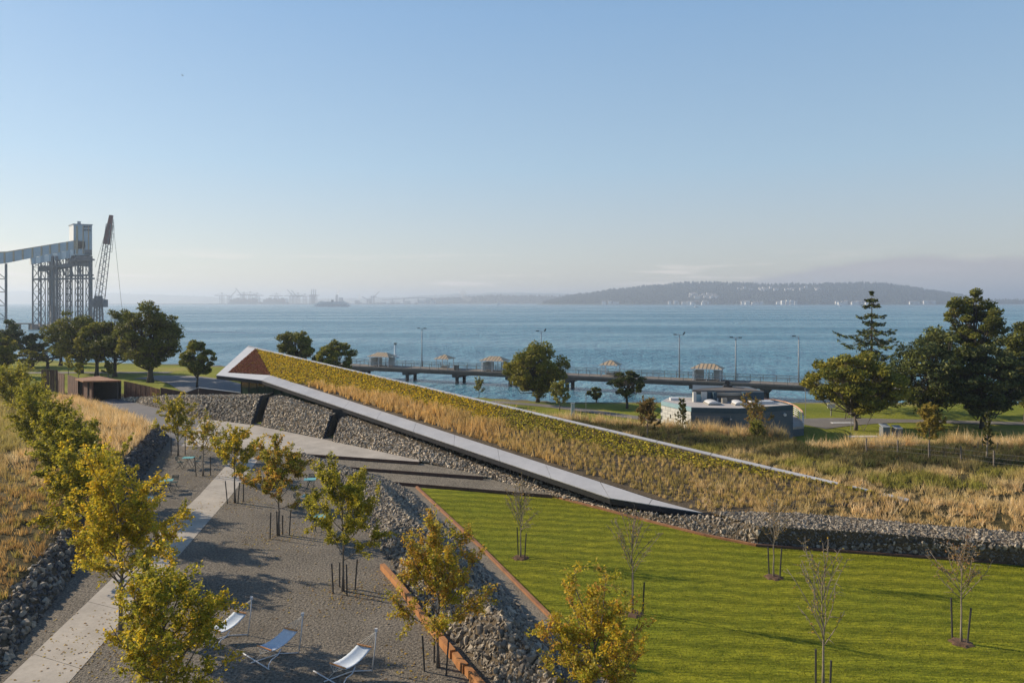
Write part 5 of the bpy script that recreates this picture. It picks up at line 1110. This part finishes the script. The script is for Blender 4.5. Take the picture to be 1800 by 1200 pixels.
# ------------------------------------------------------------------ hammocks
M['canvas'] = surf('canvas', (.48, .55, .63), (.58, .63, .69), 1.5, 14, .10, .85, .2, .004, 0, .2, (1, 1, 1)); M['tubewhite'] = surf('white_tube', (.48, .50, .53), (.58, .59, .61), 2, 10, .05, .35)
M['spreader'] = surf('spreader_wood', (.42, .19, .07), (.55, .27, .11), 2, 20, .15, .6); M['rope'] = surf('rope', (.55, .52, .46), (.66, .62, .55), 3, 30, .15, .9)
HB = pp(525, 1148)
def hm(label, base):
    root = thing('hammock', label, 'hammock', base, 'hammocks on the gravel'); D = -HB
    def q(p): return np.array(p)+D
    a0, a1, b0, b1 = [q(p) for p in (px(500, 1103.5, .86), px(523, 1108.5, .84), px(452, 1134.5, .44), px(477, 1143.5, .42))]
    V, F_ = [], []; n, m = 20, 6
    for i in range(n+1):
        t = i/n
        for j in range(m+1):
            s = j/m; p = (a0*(1-s)+a1*s)*(1-t)+(b0*(1-s)+b1*s)*t; p = p+np.array((0, 0, -.14*4*t*(1-t)*(1-.25*(2*s-1)**2)-.03*4*s*(1-s)+.006*math.sin(i*2.1))); V.append(p)
    F_ = [(i*(m+1)+j, i*(m+1)+j+1, (i+1)*(m+1)+j+1, (i+1)*(m+1)+j) for i in range(n) for j in range(m)]
    mb = MB(); mb.add(V, F_); o = mb.build('fabric', M['canvas'], root, local=True, smooth=True); so_ = o.modifiers.new('thickness', 'SOLIDIFY'); so_.thickness = .018
    top = q(pxd(532, 1079, HB[1]+.02)); 
    MB().tube([q(HB)-(0, 0, .02), q(HB)+(top-q(HB))*.6+(.02, 0, 0), top], .022, 8).build('mast', M['tubewhite'], root, local=True, smooth=True); MB().box(top, (.09, .07, .10)).build('mast_cap', M['tubewhite'], root, local=True)
    for e, f in ((a0, a1), (b0, b1)): MB().beam(e+(0, 0, .02), f+(0, 0, .02), .045, .035).build('spreader_bar', M['spreader'], root, local=True)
    for k in range(5):
        e = a0+(a1-a0)*k/4; MB().tube([e+(0, 0, .02), e*.35+top*.65+(0, 0, -.03), top-(0, 0, .04)], .006, 4).build('rope', M['rope'], root, local=True)
    f0, f1 = q(pp(427, 1148.5)), q(pp(473, 1177)); fm = (f0+f1)/2+(0, 0, .03)
    for k in range(5): MB().tube([b0+(b1-b0)*k/4+(0, 0, .02), fm*.4+(b0+b1)*.3+(0, 0, -.02), fm+(0, 0, .05)], .006, 4).build('rope', M['rope'], root, local=True)
    MB().tube([f0+(0, 0, .025), f1+(0, 0, .025)], .022, 7).build('foot_bar', M['tubewhite'], root, local=True, smooth=True)
    MB().tube([q(pp(441, 1166))+(0, 0, .03), q(pp(491, 1149.5))+(0, 0, .03), q(HB)+(0, 0, .03)], .02, 7).build('ground_bar', M['tubewhite'], root, local=True, smooth=True)
    g = [q(pp(472, 1176))+(0, 0, .03), q(px(472.5, 1167, .10)), q(px(478, 1158, .22)), q(px(488, 1151, .30)), q(px(494, 1140, .40))]; MB().tube(g, .02, 7).build('curved_leg', M['tubewhite'], root, local=True, smooth=True)
    return root
hm('pale canvas hammock on white tube stand closest to the yellow green path tree', pp(435.5, 1116)); hm('pale canvas hammock on white tube stand in the middle of the three', HB); hm('pale canvas hammock on white tube stand closest to the orange steel wall', pp(654, 1179))

# ------------------------------------------------------------------ cafe tables and chairs
M['teal'] = surf('teal_top', (.13, .36, .37), (.17, .42, .42), 2, 20, .06, .4); M['darkgreen'] = surf('dark_green_metal', (.045, .075, .07), (.06, .095, .09), 2, 20, .1, .5)
def cafe_table(b, rz, label):
    root = thing('cafe_table', label, 'table', b, 'teal cafe tables on the gravel', rz); MB().box((0, 0, .725), (.74, .6, .03)).build('table_top', M['teal'], root, local=True)
    for sx in (-1, 1):
        for sy in (-1, 1): MB().beam((sx*.30, sy*.24, 0), (sx*-.05, sy*.24, .71), .022).build('leg', M['darkgreen'], root, local=True)
def chair(b, rz, label):
    root = thing('folding_chair', label, 'chair', b, 'folding chairs at the cafe tables', rz)
    for k in range(5): MB().box((0, -.16+k*.08, .45), (.40, .065, .018)).build('seat_slat', M['darkgreen'], root, local=True)
    for k in range(3): MB().box((0, .24+.02*k, .62+k*.09), (.40, .016, .06)).build('back_slat', M['darkgreen'], root, local=True)
    for sx in (-.2, .2): MB().beam((sx, -.22, 0), (sx, .30, .86), .022).build('leg', M['darkgreen'], root, local=True); MB().beam((sx*.9, .26, 0), (sx*.9, -.2, .45), .022).build('leg', M['darkgreen'], root, local=True)
tl = ((pp(293, 864), .3, 'teal cafe table in open gravel beside the dark rock slope', ((.2, .55, 0, 'folding chair behind the teal table in open gravel'), (-.25, -.6, 3.14, 'folding chair facing the teal table in open gravel, back to the path end'))),
      (pp(260, 897), .2, 'teal cafe table half hidden by the large yellow tree', ((.2, .6, .2, 'folding chair at the teal table by the large yellow tree'),)),
      (pp(331, 822), .1, 'teal cafe table close to the landing between two young trees', ((-.5, -.15, 1.6, 'folding chair at the landing table on the rock slope side'), (.55, .1, -1.5, 'folding chair at the landing table on the path side'))),
      (pp(545, 862), .2, 'teal cafe table against the foot of the rock berm nearest the landing', ((-.1, .6, 0, 'folding chair at the berm table nearest the landing'),)),
      (pp(543, 893), .0, 'teal cafe table behind the orange tinged tree by the berm', ((-.6, .1, 1.5, 'folding chair beside the berm table behind the orange tinged tree'),)),
      (pp(563, 931), .1, 'teal cafe table behind the yellow green staked tree by the berm', ((.1, -.65, 3.1, 'folding chair beside the berm table behind the staked tree'),)))
for b, rz, lab, chs in tl:
    cafe_table(b, rz, lab)
    for dx, dy, r_, cl_ in chs: q = b+np.array((dx, dy, 0)); q[2] = float(zp(q[1])); chair(q, r_, cl_)
# ------------------------------------------------------------------ grain terminal and dock crane
TY = 490.0
def tp_(u, v, dy=0.0): p = pxd(u, v, TY); return p+np.array((-.62*dy, .72*dy, 0))
gt = thing('grain_terminal', 'tall steel grain terminal with sloping conveyor gallery on lattice legs over water', 'grain terminal', tp_(100, 578))
def slab(name, pts, depth, mat, parent=gt): return MB().prism([tp_(*p) for p in pts], (-.62*depth, .72*depth, 0)).build(name, mat, parent)
hh_ = slab('head_house', [(130, 448), (162, 449), (162, 395.5), (130, 394)], 15, M['galv'])
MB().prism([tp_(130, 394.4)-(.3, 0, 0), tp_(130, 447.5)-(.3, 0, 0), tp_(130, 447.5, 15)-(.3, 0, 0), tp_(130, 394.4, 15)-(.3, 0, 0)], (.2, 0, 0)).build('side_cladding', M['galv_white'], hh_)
for u, w in ((134, 3.2), (145.5, 1.6), (155, 1.6)): MB().prism([tp_(u, 446), tp_(u+w, 446), tp_(u+w, 397), tp_(u, 397)], (0, -.4, 0)).build('cladding_strip', M['tanroof'], hh_)
for u in (148, 152.5, 156.5):
    for v in (397, 403): MB().prism([tp_(u, v+2.6), tp_(u+3, v+2.6), tp_(u+3, v), tp_(u, v)], (0, -.5, 0)).build('louvre', M['lattice'], hh_)
MB().prism([tp_(149, 448), tp_(161.5, 448), tp_(161.5, 439), tp_(149, 439)], (0, -.6, 0)).build('louvre_door', M['lattice'], hh_)
slab('roof_edge', [(128, 394.6), (163, 396), (163, 394.4), (128, 393)], 15.5, M['steel']); MB().box(tp_(142, 391, 6), (1.5, 1.5, 2.4)).build('roof_beacon', M['steel'], gt)
gal = slab('conveyor_gallery', [(-70, 470), (-10, 464), (12, 462), (130, 438), (150, 437), (150, 424), (130, 423), (12, 444), (-70, 446)], 9, M['galv'])
slab('gallery_roof', [(-70, 446), (12, 444), (130, 423), (137, 423), (137, 421.5), (12, 442), (-70, 444)], 9.4, M['tanroof'])
for i, u in enumerate((-16, 7, 23, 39, 56, 72, 87, 103, 117, 131)):
    vt = np.interp(u, [12, 130], [444, 423]); vb = np.interp(u, [12, 130], [462, 438]); MB().prism([tp_(u, vb), tp_(u+2.6, vb), tp_(u+2.6, vt), tp_(u, vt)], (0, -.5, 0)).build('gallery_rib', M['tanroof'], gal)
for i in range(5):
    u0 = 57+i*15; u1 = u0+14.2; vt = np.interp(u0, [57, 130], [453, 438]); vb = 464-i*2.4
    hp = slab('hopper_bin', [(u0, vb+.5), (u1, vb-1.8), (u1, vt-2), (u0, vt)], 12, M['galv_white']); MB().prism([tp_(u0, vb), tp_(u0+5.5, vb-.8), tp_(u0+5.5, vt-.8), tp_(u0, vt)], (0, -.5, 0)).build('grey_bay', M['galv'], hp)  # grey strip over the first part of each bin front
cols_u = (57.5, 72, 84, 92, 100, 106, 116, 124, 132, 142, 151, 159); lv = (470, 490, 512, 534, 552, 571)
def frame(u0, u1, dy, thick, vt=455):
    mb = MB(); L_ = [v for v in lv if v >= vt]
    for u in (u0, u1): mb.beam(tp_(u, 575, dy), tp_(u, vt, dy), thick)
    for a, b in zip([vt]+L_[:-1], L_):
        mb.beam(tp_(u0, b, dy), tp_(u1, b, dy), .32); mb.beam(tp_(u0, a, dy), tp_(u1, b, dy), .3); mb.beam(tp_(u1, a, dy), tp_(u0, b, dy), .3)
    return mb.build('support_frame', M['lattice'], gt)
for i in range(len(cols_u)-1):
    frame(cols_u[i], cols_u[i+1], 0 if i % 2 == 0 else 10, .42 if i % 3 else .7, 462-i*1.4 if i < 7 else 452)
frame(95, 112, 14, .5)
for u, w in ((92, 1.3), (99.5, 1.3), (158.5, 1.8)): MB().beam(tp_(u, 575, -1), tp_(u, 450, -1), w).build('column', M['lattice'], gt)
for v, u0, u1 in ((491, 58, 164), (469, 70, 128), (458, 124, 164), (485, 120, 162)): MB().beam(tp_(u0, v, -1.5), tp_(u1, v-1.5, -1.5), 2.5, 1.1).build('walkway', M['lattice'], gt)
slab('machine_deck', [(125, 466), (161, 468), (161, 450), (125, 449)], 10, M['lattice']); 
for i in range(6): MB().box(tp_(75+i*9, 473-i*1.2, 2), (3.4, 4, 3)).build('chute', M['lattice'], gt)
for i in range(5): MB().beam(tp_(78+i*14, 466-i*2), tp_(86+i*14, 484), 1.0).build('spout', M['lattice'], gt)
slab('lift_shaft', [(90, 573), (100, 573), (100, 538), (90, 538)], 6, M['lattice'])
mb = MB(); vv_ = (470, 490, 513, 537, 560)
for u in (-14, 12): mb.beam(tp_(u, 562, 4), tp_(u, 463, 4), 1.1)
for a, b in zip(vv_[:-1], vv_[1:]): mb.beam(tp_(-14, b, 4), tp_(12, b, 4), .5); mb.beam(tp_(-14, a, 4), tp_(12, b, 4), .35)
mb.build('support_frame', M['lattice'], gt)
dkz = SEA+2.2
slab('dock_deck', [(28, 570), (56, 570), (56, 568), (28, 568)], 6, M['pierwood']); 
for i, u in enumerate((62, 76, 92, 108, 124, 140, 156)): slab('dock_pier', [(u-6, 580), (u+6, 580), (u+5, 570), (u-5, 570)], 12, M['pierwood'])
slab('dock_deck', [(30, 583), (175, 583), (175, 579.5), (30, 579.5)], 16, M['pile']); slab('dock_shed', [(72, 585), (118, 585), (118, 579), (72, 580)], 4, M['galv'])
for u in (35, 52): MB().beam(tp_(u, 583), tp_(u, 569), 1.0).build('dock_column', M['pierwood'], gt)
cr = thing('dock_crane', 'lattice boom crane with dark red jib head beside the grain terminal', 'crane', tp_(166, 575))
b0, b1 = tp_(169, 538, -8), tp_(190, 380, -8); ax = (b1-b0); per_ = np.array((ax[2], 0, -ax[0])); per_ = per_/np.linalg.norm(per_)
def cb_(f, s, dy): w = np.interp(f, [0, .12, .85, 1], [2.2, 2.4, 1.7, .8]); return b0+ax*f+per_*w*s+np.array((0, dy*w, 0))
mb = MB()
for s in (-1, 1):
    for dy in (-1, 1): mb.beam(cb_(0, s, dy), cb_(.9, s, dy), .34)
n = 22
for i in range(n):
    f0, f1 = .9*i/n, .9*(i+1)/n; sg = 1 if i % 2 else -1
    mb.beam(cb_(f0, -sg, -1), cb_(f1, sg, -1), .2); mb.beam(cb_(f0, sg, 1), cb_(f1, -sg, 1), .2); mb.beam(cb_(f1, -1, -1), cb_(f1, 1, -1), .18)
mb.build('boom', M['lattice'], cr)
mb = MB(); mb.hexa([cb_(.68, -1, -1), cb_(.68, .5, -1), cb_(.68, .5, 1), cb_(.68, -1, 1)], [cb_(1, -.9, -1), cb_(1, 1.6, -1), cb_(1, 1.6, 1), cb_(1, -.9, 1)]); mb.build('jib_head', M['crane_red'], cr)
mb = MB()
for i in range(9): f = .60+.04*i; mb.beam(cb_(f, .9, 0), cb_(f, 2.0, 0), .2); mb.beam(cb_(f, 2.0, 0), cb_(f+.04, 2.0, 0), .2)
mb.build('ladder', M['lattice'], cr)
for a, b in ((cb_(.95, 1.5, 0), tp_(209, 540, -8)), (cb_(.95, -.8, 0), tp_(164, 470, -6)), (cb_(.9, -.8, 0), tp_(163, 505, -6))): MB().beam(a, b, .14).build('cable', M['lattice'], cr)
mb = MB(); 
for u in (160, 166, 172, 178): mb.beam(tp_(u, 580, -6), tp_(u*.6+68, 520, -6), .9)
for v in (525, 538, 552, 566): mb.beam(tp_(158, v, -6), tp_(179, v, -6), .6); mb.beam(tp_(160, v, -6), tp_(178, v+12, -6), .4); mb.beam(tp_(178, v, -6), tp_(160, v+12, -6), .4)
mb.build('pedestal', M['lattice'], cr); MB().box(tp_(170, 533, -6), (9, 6, 5)).build('cab', M['lattice'], cr)

# ------------------------------------------------------------------ far shore
M['forest'] = surf('forest', (.022, .05, .045), (.04, .075, .06), .012, .05, .4, .95, 0); M['farhouse'] = surf('far_house', (.62, .60, .57), (.72, .70, .67), .02, .2, .1, .8, 0); M['farroof'] = surf('far_roof', (.22, .19, .17), (.32, .28, .25), .02, .2, .1, .8, 0)
M['farblue'] = surf('port_steel', (.10, .13, .18), (.16, .19, .24), .02, .2, .1, .8, 0); M['container'] = surf('containers', (.12, .14, .17), (.22, .17, .15), .05, .3, .2, .8, 0)
def hill(name, D, prof, depth, seed, ntree, th):
    us = np.arange(prof[0][0], prof[-1][0]+1, 3.0); r = np.random.default_rng(seed); vtop = np.interp(us, [p[0] for p in prof], [p[1] for p in prof])+1.3*pn(us, us*.3, .08, seed)*np.clip((530-np.interp(us, [p[0] for p in prof], [p[1] for p in prof]))/15, 0, 1); rows = 9
    yr = D+depth; zr_ = 12-(vtop-HOR)/FOC*yr; g = []
    for k in range(rows+3):
        t = min(k/rows, 1.0); y = D+depth*k/rows+25*pn(us, k*3.0, .15, seed); z = SEA-.5+(zr_-SEA-th*.5)*(t**.75) if k <= rows else zr_-th*.5-(k-rows)*20
        z = z+th*.18*pn(us*3, k*5.0, 1, seed)*(t > 0); g.append(np.stack([(us-900)/FOC*y, y, z], 1))
    lf = Loft([g[0], g[0]], 2); lf.g = np.array(g); root = npmesh(name, lf.g.reshape(-1, 3), lf.faces(), M['forest'], smooth=True); tag(root, kind='structure')
    l2 = Loft([g[0], g[0]], 2); l2.g = np.array(g[:rows+1]); P = l2.sample(ntree, r); P = P[P[:, 2] > SEA+6]; n = len(P); hgt = th*r.uniform(.6, 1.25, n); rd = hgt*r.uniform(.25, .45, n)
    V = []; k = 5
    for j in range(k): a = 2*np.pi*j/k; V.append(P+np.stack([rd*np.cos(a), rd*np.sin(a), hgt*.28], 1))
    V.append(P+np.stack([0*rd, 0*rd, hgt], 1)); V.append(P-np.array((0, 0, 2))); V = np.stack(V, 1).reshape(-1, 3); b = (np.arange(n)*(k+2))[:, None, None]
    f = np.array([[j, (j+1) % k, k] for j in range(k)]+[[(j+1) % k, j, k+1] for j in range(k)])[None]+b
    C_ = np.repeat(pick([(.022, .045, .04), (.035, .06, .05), (.05, .075, .055), (.018, .036, .034)], n, seed), k+2, 0); o = npmesh('far_trees', V, f.reshape(-1, 3), M['needle'], root, C_); o['kind'] = 'stuff'; return lf
hillR = hill('wooded_hill', 4300, [(940, 533), (965, 528), (990, 521), (1050, 512), (1110, 505), (1180, 498), (1230, 495), (1290, 497), (1350, 499), (1420, 498), (1490, 497), (1550, 498), (1600, 504), (1640, 510), (1690, 517), (1720, 529)], 700, 601, 9000, 18)
hill('far_hill', 9500, [(-150, 512), (0, 511), (80, 510), (170, 513), (260, 516), (340, 519), (430, 523), (560, 524), (700, 521), (800, 515), (900, 513), (990, 515), (1060, 518), (1150, 524)], 900, 602, 1500, 20)
hill('low_ridge', 5900, [(720, 532.5), (780, 523), (850, 519), (930, 519), (1000, 519), (1060, 523), (1110, 532)], 300, 604, 1500, 20)
hill('low_spit', 4900, [(1640, 531), (1690, 527), (1750, 526), (1820, 526), (1950, 526)], 200, 603, 1200, 16)
r = random.Random(5)
def far_house(u, v, D, w, h, label, grp, d_=12, hip=True):
    y = D; p = pxd(u, v, y); root = thing('hillside_house' if hip else 'apartment_block', label, 'house' if hip else 'building', p, grp)
    MB().box((0, 0, h/2-4), (w, d_, h+8)).build('wall', M['farhouse'], root, local=True)
    if hip: mb = MB(); mb.add([(-w/2-1, -d_/2-1, h), (w/2+1, -d_/2-1, h), (w/2+1, d_/2+1, h), (-w/2-1, d_/2+1, h), (-w/2-1, 0, h+4), (w/2+1, 0, h+4)], [(0, 1, 5, 4), (2, 3, 4, 5), (1, 2, 5), (3, 0, 4), (3, 2, 1, 0)]); mb.build('roof', M['farroof'], root, local=True)
    else:
        MB().box((0, 0, h+.5), (w+1, d_+1, 1)).build('roof', M['farroof'], root, local=True)
        for k in range(max(1, int(h/7))): MB().box((0, -d_/2-.1, 3+k*6.5), (w*.9, .3, 2.2)).build('window_band', M['farblue'], root, local=True)
def Dv(v): return np.interp(v, [503, 531], [4980, 4330])
for i in range(22): u = r.uniform(1213, 1262); v = r.uniform(518, 524.5); far_house(u, v-1.2, Dv(v)-110, r.uniform(9, 20), r.uniform(5, 9), 'tiny pale house in the cluster halfway up the wooded hillside', 'houses halfway up the far hillside')
for i in range(26): u = r.uniform(1296, 1440); v = r.uniform(506.5, 511); far_house(u, v-1.0, Dv(v)-140, r.uniform(9, 22), r.uniform(5, 9), 'tiny pale house along the crest of the wooded hill', 'houses along the crest of the far hill')
for i in range(34): u = r.choice((r.uniform(1060, 1110), r.uniform(1175, 1262), r.uniform(1290, 1372), r.uniform(1455, 1530), r.uniform(1600, 1690))); far_house(u, 533.2-r.uniform(0, 1.5), 4270, r.uniform(12, 34), r.uniform(5, 12), 'tiny pale waterfront building at the foot of the wooded hill', 'waterfront buildings on the far shore')
for i, (u, w, h) in enumerate(((1376, 18, 17), (1384, 14, 20), (1392, 18, 19), (1399, 10, 14))): far_house(u, 533.5, 4240, w, h, 'pale apartment block taller than its waterfront neighbours', 'apartment blocks on the far waterfront', 18, False)
for i, (u, w, h) in enumerate(((1218, 26, 8), (1236, 20, 7), (1313, 22, 8), (1326, 30, 7), (1477, 26, 8), (1500, 22, 7), (1525, 26, 6))): far_house(u, 533.5, 4230, w, h, 'long low pale block on the far waterfront', 'long low blocks on the far waterfront', 16, False)
for i, (u, w, h) in enumerate(((742, 44, 20), (753, 34, 30), (762, 30, 18))): far_house(u, 532.6, 5000, w, h, 'pale industrial block beside the port bridge', 'industrial blocks by the port', 20, False)
# port
PD = 5200
mb = MB(); mb.hexa([pxd(190, 534.2, PD-30), pxd(790, 534.2, PD-30), pxd(790, 534.2, PD+300), pxd(190, 534.2, PD+300)], [pxd(190, 533.2, PD-30), pxd(790, 533.2, PD-30), pxd(790, 533.2, PD+300), pxd(190, 533.2, PD+300)]); tag(mb.build('port_quay', M['farblue']), kind='structure')
m_px = PD/FOC
def gantry(u, topv, boom, label, scale=1.0):
    p = pxd(u, 533.2, PD); h = (533.2-topv)*m_px; root = thing('container_crane', label, 'crane', p, 'container cranes at the port'); hb = h*.62 if boom != 'flat' else h*.72
    for x in (-9, 9):
        for y in (-14, 14): MB().beam((x, y, 0), (x, y, hb), 3.2).build('leg', M['farblue'], root, local=True)
    MB().beam((-9, -14, hb*.5), (9, -14, hb*.5), 2.4).build('portal_beam', M['farblue'], root, local=True)
    if boom == 'flat':
        MB().beam((-52, 0, hb), (46, 0, hb), 4, 4.5).build('boom', M['farblue'], root, local=True); mb = MB(); mb.beam((-8, 0, hb), (0, 0, h), 2.4); mb.beam((8, 0, hb), (0, 0, h), 2.4); mb.beam((0, 0, h), (-44, 0, hb+2), 1.4); mb.beam((0, 0, h), (36, 0, hb+2), 1.4); mb.build('apex_frame', M['farblue'], root, local=True)
    else:
        dx = {'left': -48, 'right': 48, 'up': 5}[boom]; MB().beam((0, 0, hb*.72), (dx, 0, h), 4.5).build('boom', M['farblue'], root, local=True); MB().beam((-14, 0, hb*.9), (30, 0, hb*.9), 4).build('rear_girder', M['farblue'], root, local=True); MB().beam((4, 0, hb*.7), (4, 0, hb*1.15), 2.4).build('apex_frame', M['farblue'], root, local=True)
for u, tv in ((390, 514), (429, 513), (440, 512), (452, 514), (486, 515), (512, 515), (524, 514), (536, 516)): gantry(u, tv, 'flat', 'hazy container crane with level boom at the distant port')
for u, tv, bm2 in ((403, 511, 'right'), (426, 506, 'left'), (517, 509, 'left'), (524, 510, 'left')): gantry(u, tv, bm2, 'hazy container crane with slanted boom at the distant port')
for u in (547, 550.5, 554): gantry(u, 508, 'up', 'hazy container crane with upright boom at the distant port')
for u, tv, bm2 in ((655, 512, 'right'), (648, 521, 'left')): gantry(u, tv, bm2, 'hazy slewing shipyard crane near the steam plumes')
for u0, u1, lab in ((402, 457, 'moored container ship stacked high below the crossed crane booms'), (461, 505, 'moored container ship stacked high between the level crane booms')):
    a, b = pxd(u0, 534.5, PD-120), pxd(u1, 534.5, PD-120); L = b[0]-a[0]; root = thing('container_ship', lab, 'ship', a); MB().prism([(0, 0, 0), (L, 0, 0), (L+6, 0, 14), (-6, 0, 14)], (0, 30, 0)).build('hull', M['farblue'], root, local=True)
    for k in range(9): MB().box((L*(.08+.1*k), 15, 14+9+(k*37 % 5)*1.5), (L*.092, 26, 18+(k*37 % 5)*3)).build('container_stack', M['container'], root, local=True)
    MB().box((L*.95, 15, 26), (12, 24, 30)).build('bridge_tower', M['farhouse'], root, local=True)
for i in range(16): u = 560+i*13+r.uniform(-4, 4); far_house(u, 533.4, PD+40, r.uniform(20, 46), r.uniform(8, 22), 'low hazy port shed on the far quay', 'sheds on the port quay', 20, False)
br = thing('port_bridge', 'thin hazy high level bridge beyond the port', 'bridge', pxd(690, 533, 5700)); MB().beam(pxd(672, 527, 5700), pxd(735, 523, 5700), 12, 5).build('deck', M['farblue'], br); MB().beam(pxd(735, 523, 5700), pxd(800, 526, 5700), 12, 5).build('deck', M['farblue'], br)
for u in (690, 710, 735, 760, 780): MB().beam(pxd(u, 533, 5700), pxd(u, np.interp(u, [672, 735, 800], [527, 523, 526]), 5700), 8).build('bridge_column', M['farblue'], br)
st_ = thing('smokestack', 'tall hazy smokestack at the port with a white plume above', 'chimney', pxd(592, 533, PD)); MB().tube([(0, 0, 0), (0, 0, 60)], [11, 8], 10).build('stack', M['farblue'], st_, local=True); MB().box((30, 0, 20), (26, 20, 40)).build('boiler_house', M['farblue'], st_, local=True)
def plume(u, v, du, dv, w, label):
    m, t, o = newmat('steam'); vo = t.nodes.new('ShaderNodeVolumePrincipled'); vo.inputs['Color'].default_value = (.95, .93, .9, 1); vo.inputs['Density'].default_value = .016; t.links.new(vo.outputs[0], o.inputs['Volume'])
    p = pxd(u, v, PD); q = pxd(u+du, v+dv, PD); n = 9; pts = [p+(q-p)*(i/(n-1))+np.array((math.sin(i*1.9)*w*.5, 0, 0)) for i in range(n)]; rad = [w*(.35+.75*math.sin(math.pi*min(1, (i+1)/n))**.8)*(1+.25*math.sin(i*2.7)) for i in range(n)]
    mb = MB(); mb.tube(pts, rad, 12); ob = mb.build('steam_plume', m, smooth=True); tag(ob, label, 'steam')
plume(592, 519, 6, -17, 11, 'small white steam plume rising from the port smokestack'); plume(630, 527, 3, -10, 14, 'bright low steam plume at the shipyard'); plume(826, 529, -20, -22, 20, 'faint slanting steam plume before the low wooded hills')
# vessels
D = 2600; p = px(583, 539.0, SEA); fe = thing('car_ferry', 'white double ended car ferry crossing the bay', 'ferry', p); L = 62*p[1]/FOC
MB().prism([(-L*.5, 0, 2), (-L*.46, 0, 0), (L*.46, 0, 0), (L*.5, 0, 2), (L*.49, 0, 7), (-L*.49, 0, 7)], (0, 22, 0)).build('hull', M['whitepaint'], fe, local=True); MB().box((0, -.2, 2.4), (L*.95, .5, 1.0)).build('hull_stripe', M['farblue'], fe, local=True)
MB().box((0, 11, 10), (L*.90, 20, 6)).build('car_deck', M['whitepaint'], fe, local=True); MB().box((0, -.1, 8.2), (L*.84, 2, 1.4)).build('window_band', M['farblue'], fe, local=True); MB().box((0, 11, 15.5), (L*.72, 17, 5)).build('cabin_deck', M['whitepaint'], fe, local=True); MB().box((0, 2.3, 15.5), (L*.66, 1, 1.6)).build('window_band', M['farblue'], fe, local=True)
for x in (-.3, .3): MB().box((x*L, 11, 19.5), (9, 10, 4)).build('pilot_house', M['whitepaint'], fe, local=True)
MB().box((0, 11, 21), (8, 6, 8)).build('funnel', M['farblue'], fe, local=True)
for x in (-.12, .12): MB().tube([(x*L, 11, 17), (x*L, 11, 27)], .5, 5).build('mast', M['farblue'], fe, local=True)
for u, v, lab in ((1224, 540.2, 'tiny white motorboat with a thin wake near the wooded shore'), (1478, 538.2, 'tiny white motorboat off the apartment blocks'), (875, 536.8, 'tiny white sailing boat off the low hills'), (984, 537, 'tiny grey launch running below the low hills')):
    p = px(u, v, SEA); root = thing('motorboat', lab, 'boat', p); MB().prism([(-6, 0, .2), (7, 0, .2), (9, 0, 2.4), (-6, 0, 2.2)], (0, 4, 0)).build('hull', M['whitepaint'], root, local=True); MB().box((-1, 2, 3.4), (6, 3, 2.6)).build('cabin', M['whitepaint'], root, local=True)
    if 'sailing' in lab: MB().prism([(-1, 2, 3), (7, 2, 3), (0, 2, 20)], (0, .3, 0)).build('sail', M['whitepaint'], root, local=True)
    else: MB().box((-28, 2, .05), (40, 1.6, .12)).build('wake', M['whitepaint'], root, local=True)
b = pxd(321, 133, 220); bi = thing('gull', 'tiny gull gliding high in the clear sky', 'bird', b); MB().tube([(-.28, 0, 0), (-.1, 0, 0), (.12, 0, .01), (.3, 0, 0)], [.02, .09, .09, .02], 6).build('body', M['rail'], bi, local=True)
for s in (-1, 1): MB().prism([(-.08, 0, .04), (.1, 0, .04), (.02, s*.35, .16), (-.12, s*.7, .1)], (0, 0, .015)).build('wing', M['rail'], bi, local=True)

# fallen leaves on gravel, path and lawn
r = np.random.default_rng(77); LP = []
for (u, v), n, sp in (((213, 1116), 700, 2.6), ((285, 1300), 500, 2.6), ((603, 1038), 420, 2.2), ((770, 1172), 420, 2.2), ((490, 941), 350, 2.2), ((413, 883), 300, 2.0), ((357, 836), 160, 2.0), ((313, 801), 200, 2.0)):
    b = pp(u, v); q = b[:2]+r.normal(0, sp*.6, (n, 2))+np.array((.6, -.25)); q = q[q[:, 0] > xb(q[:, 1])+.2]; q = q[q[:, 0] < np.interp(q[:, 1], [20, 27, 33, 38, 45, 55], [-2, -3, -4.8, -7, -10, -15])]
    LP.append(np.stack([q[:, 0], q[:, 1], zp(q[:, 1])+.022], 1))
P = np.concatenate(LP); V, F_, C_ = leaf_quads(P, .045*r.uniform(.6, 1.4, len(P)), pick([(.50, .34, .05), (.36, .22, .06), (.26, .15, .05), (.58, .44, .10)], len(P), 4), 78, .93, .6, up=1)
tag(npmesh('leaf_litter', V, F_, M['leaf'], C=C_), 'scattered fallen yellow and brown leaves on the gravel', 'leaves', kind='stuff')

# ------------------------------------------------------------------ haze over the bay
m, t, o = newmat('haze'); vo = t.nodes.new('ShaderNodeVolumePrincipled'); vo.inputs['Color'].default_value = (.66, .78, .95, 1); vo.inputs['Density'].default_value = .00021; vo.inputs['Anisotropy'].default_value = .3
t.links.new(vo.outputs[0], o.inputs['Volume'])
mb = MB(); mb.hexa([(-31000, -120, -14), (31000, -120, -14), (31000, 31000, -14), (-31000, 31000, -14)], [(-31000, -120, 160), (31000, -120, 160), (31000, 31000, 160), (-31000, 31000, 160)]); tag(mb.build('haze', m), 'thin pale morning haze lying over the bay', 'haze', kind='stuff')
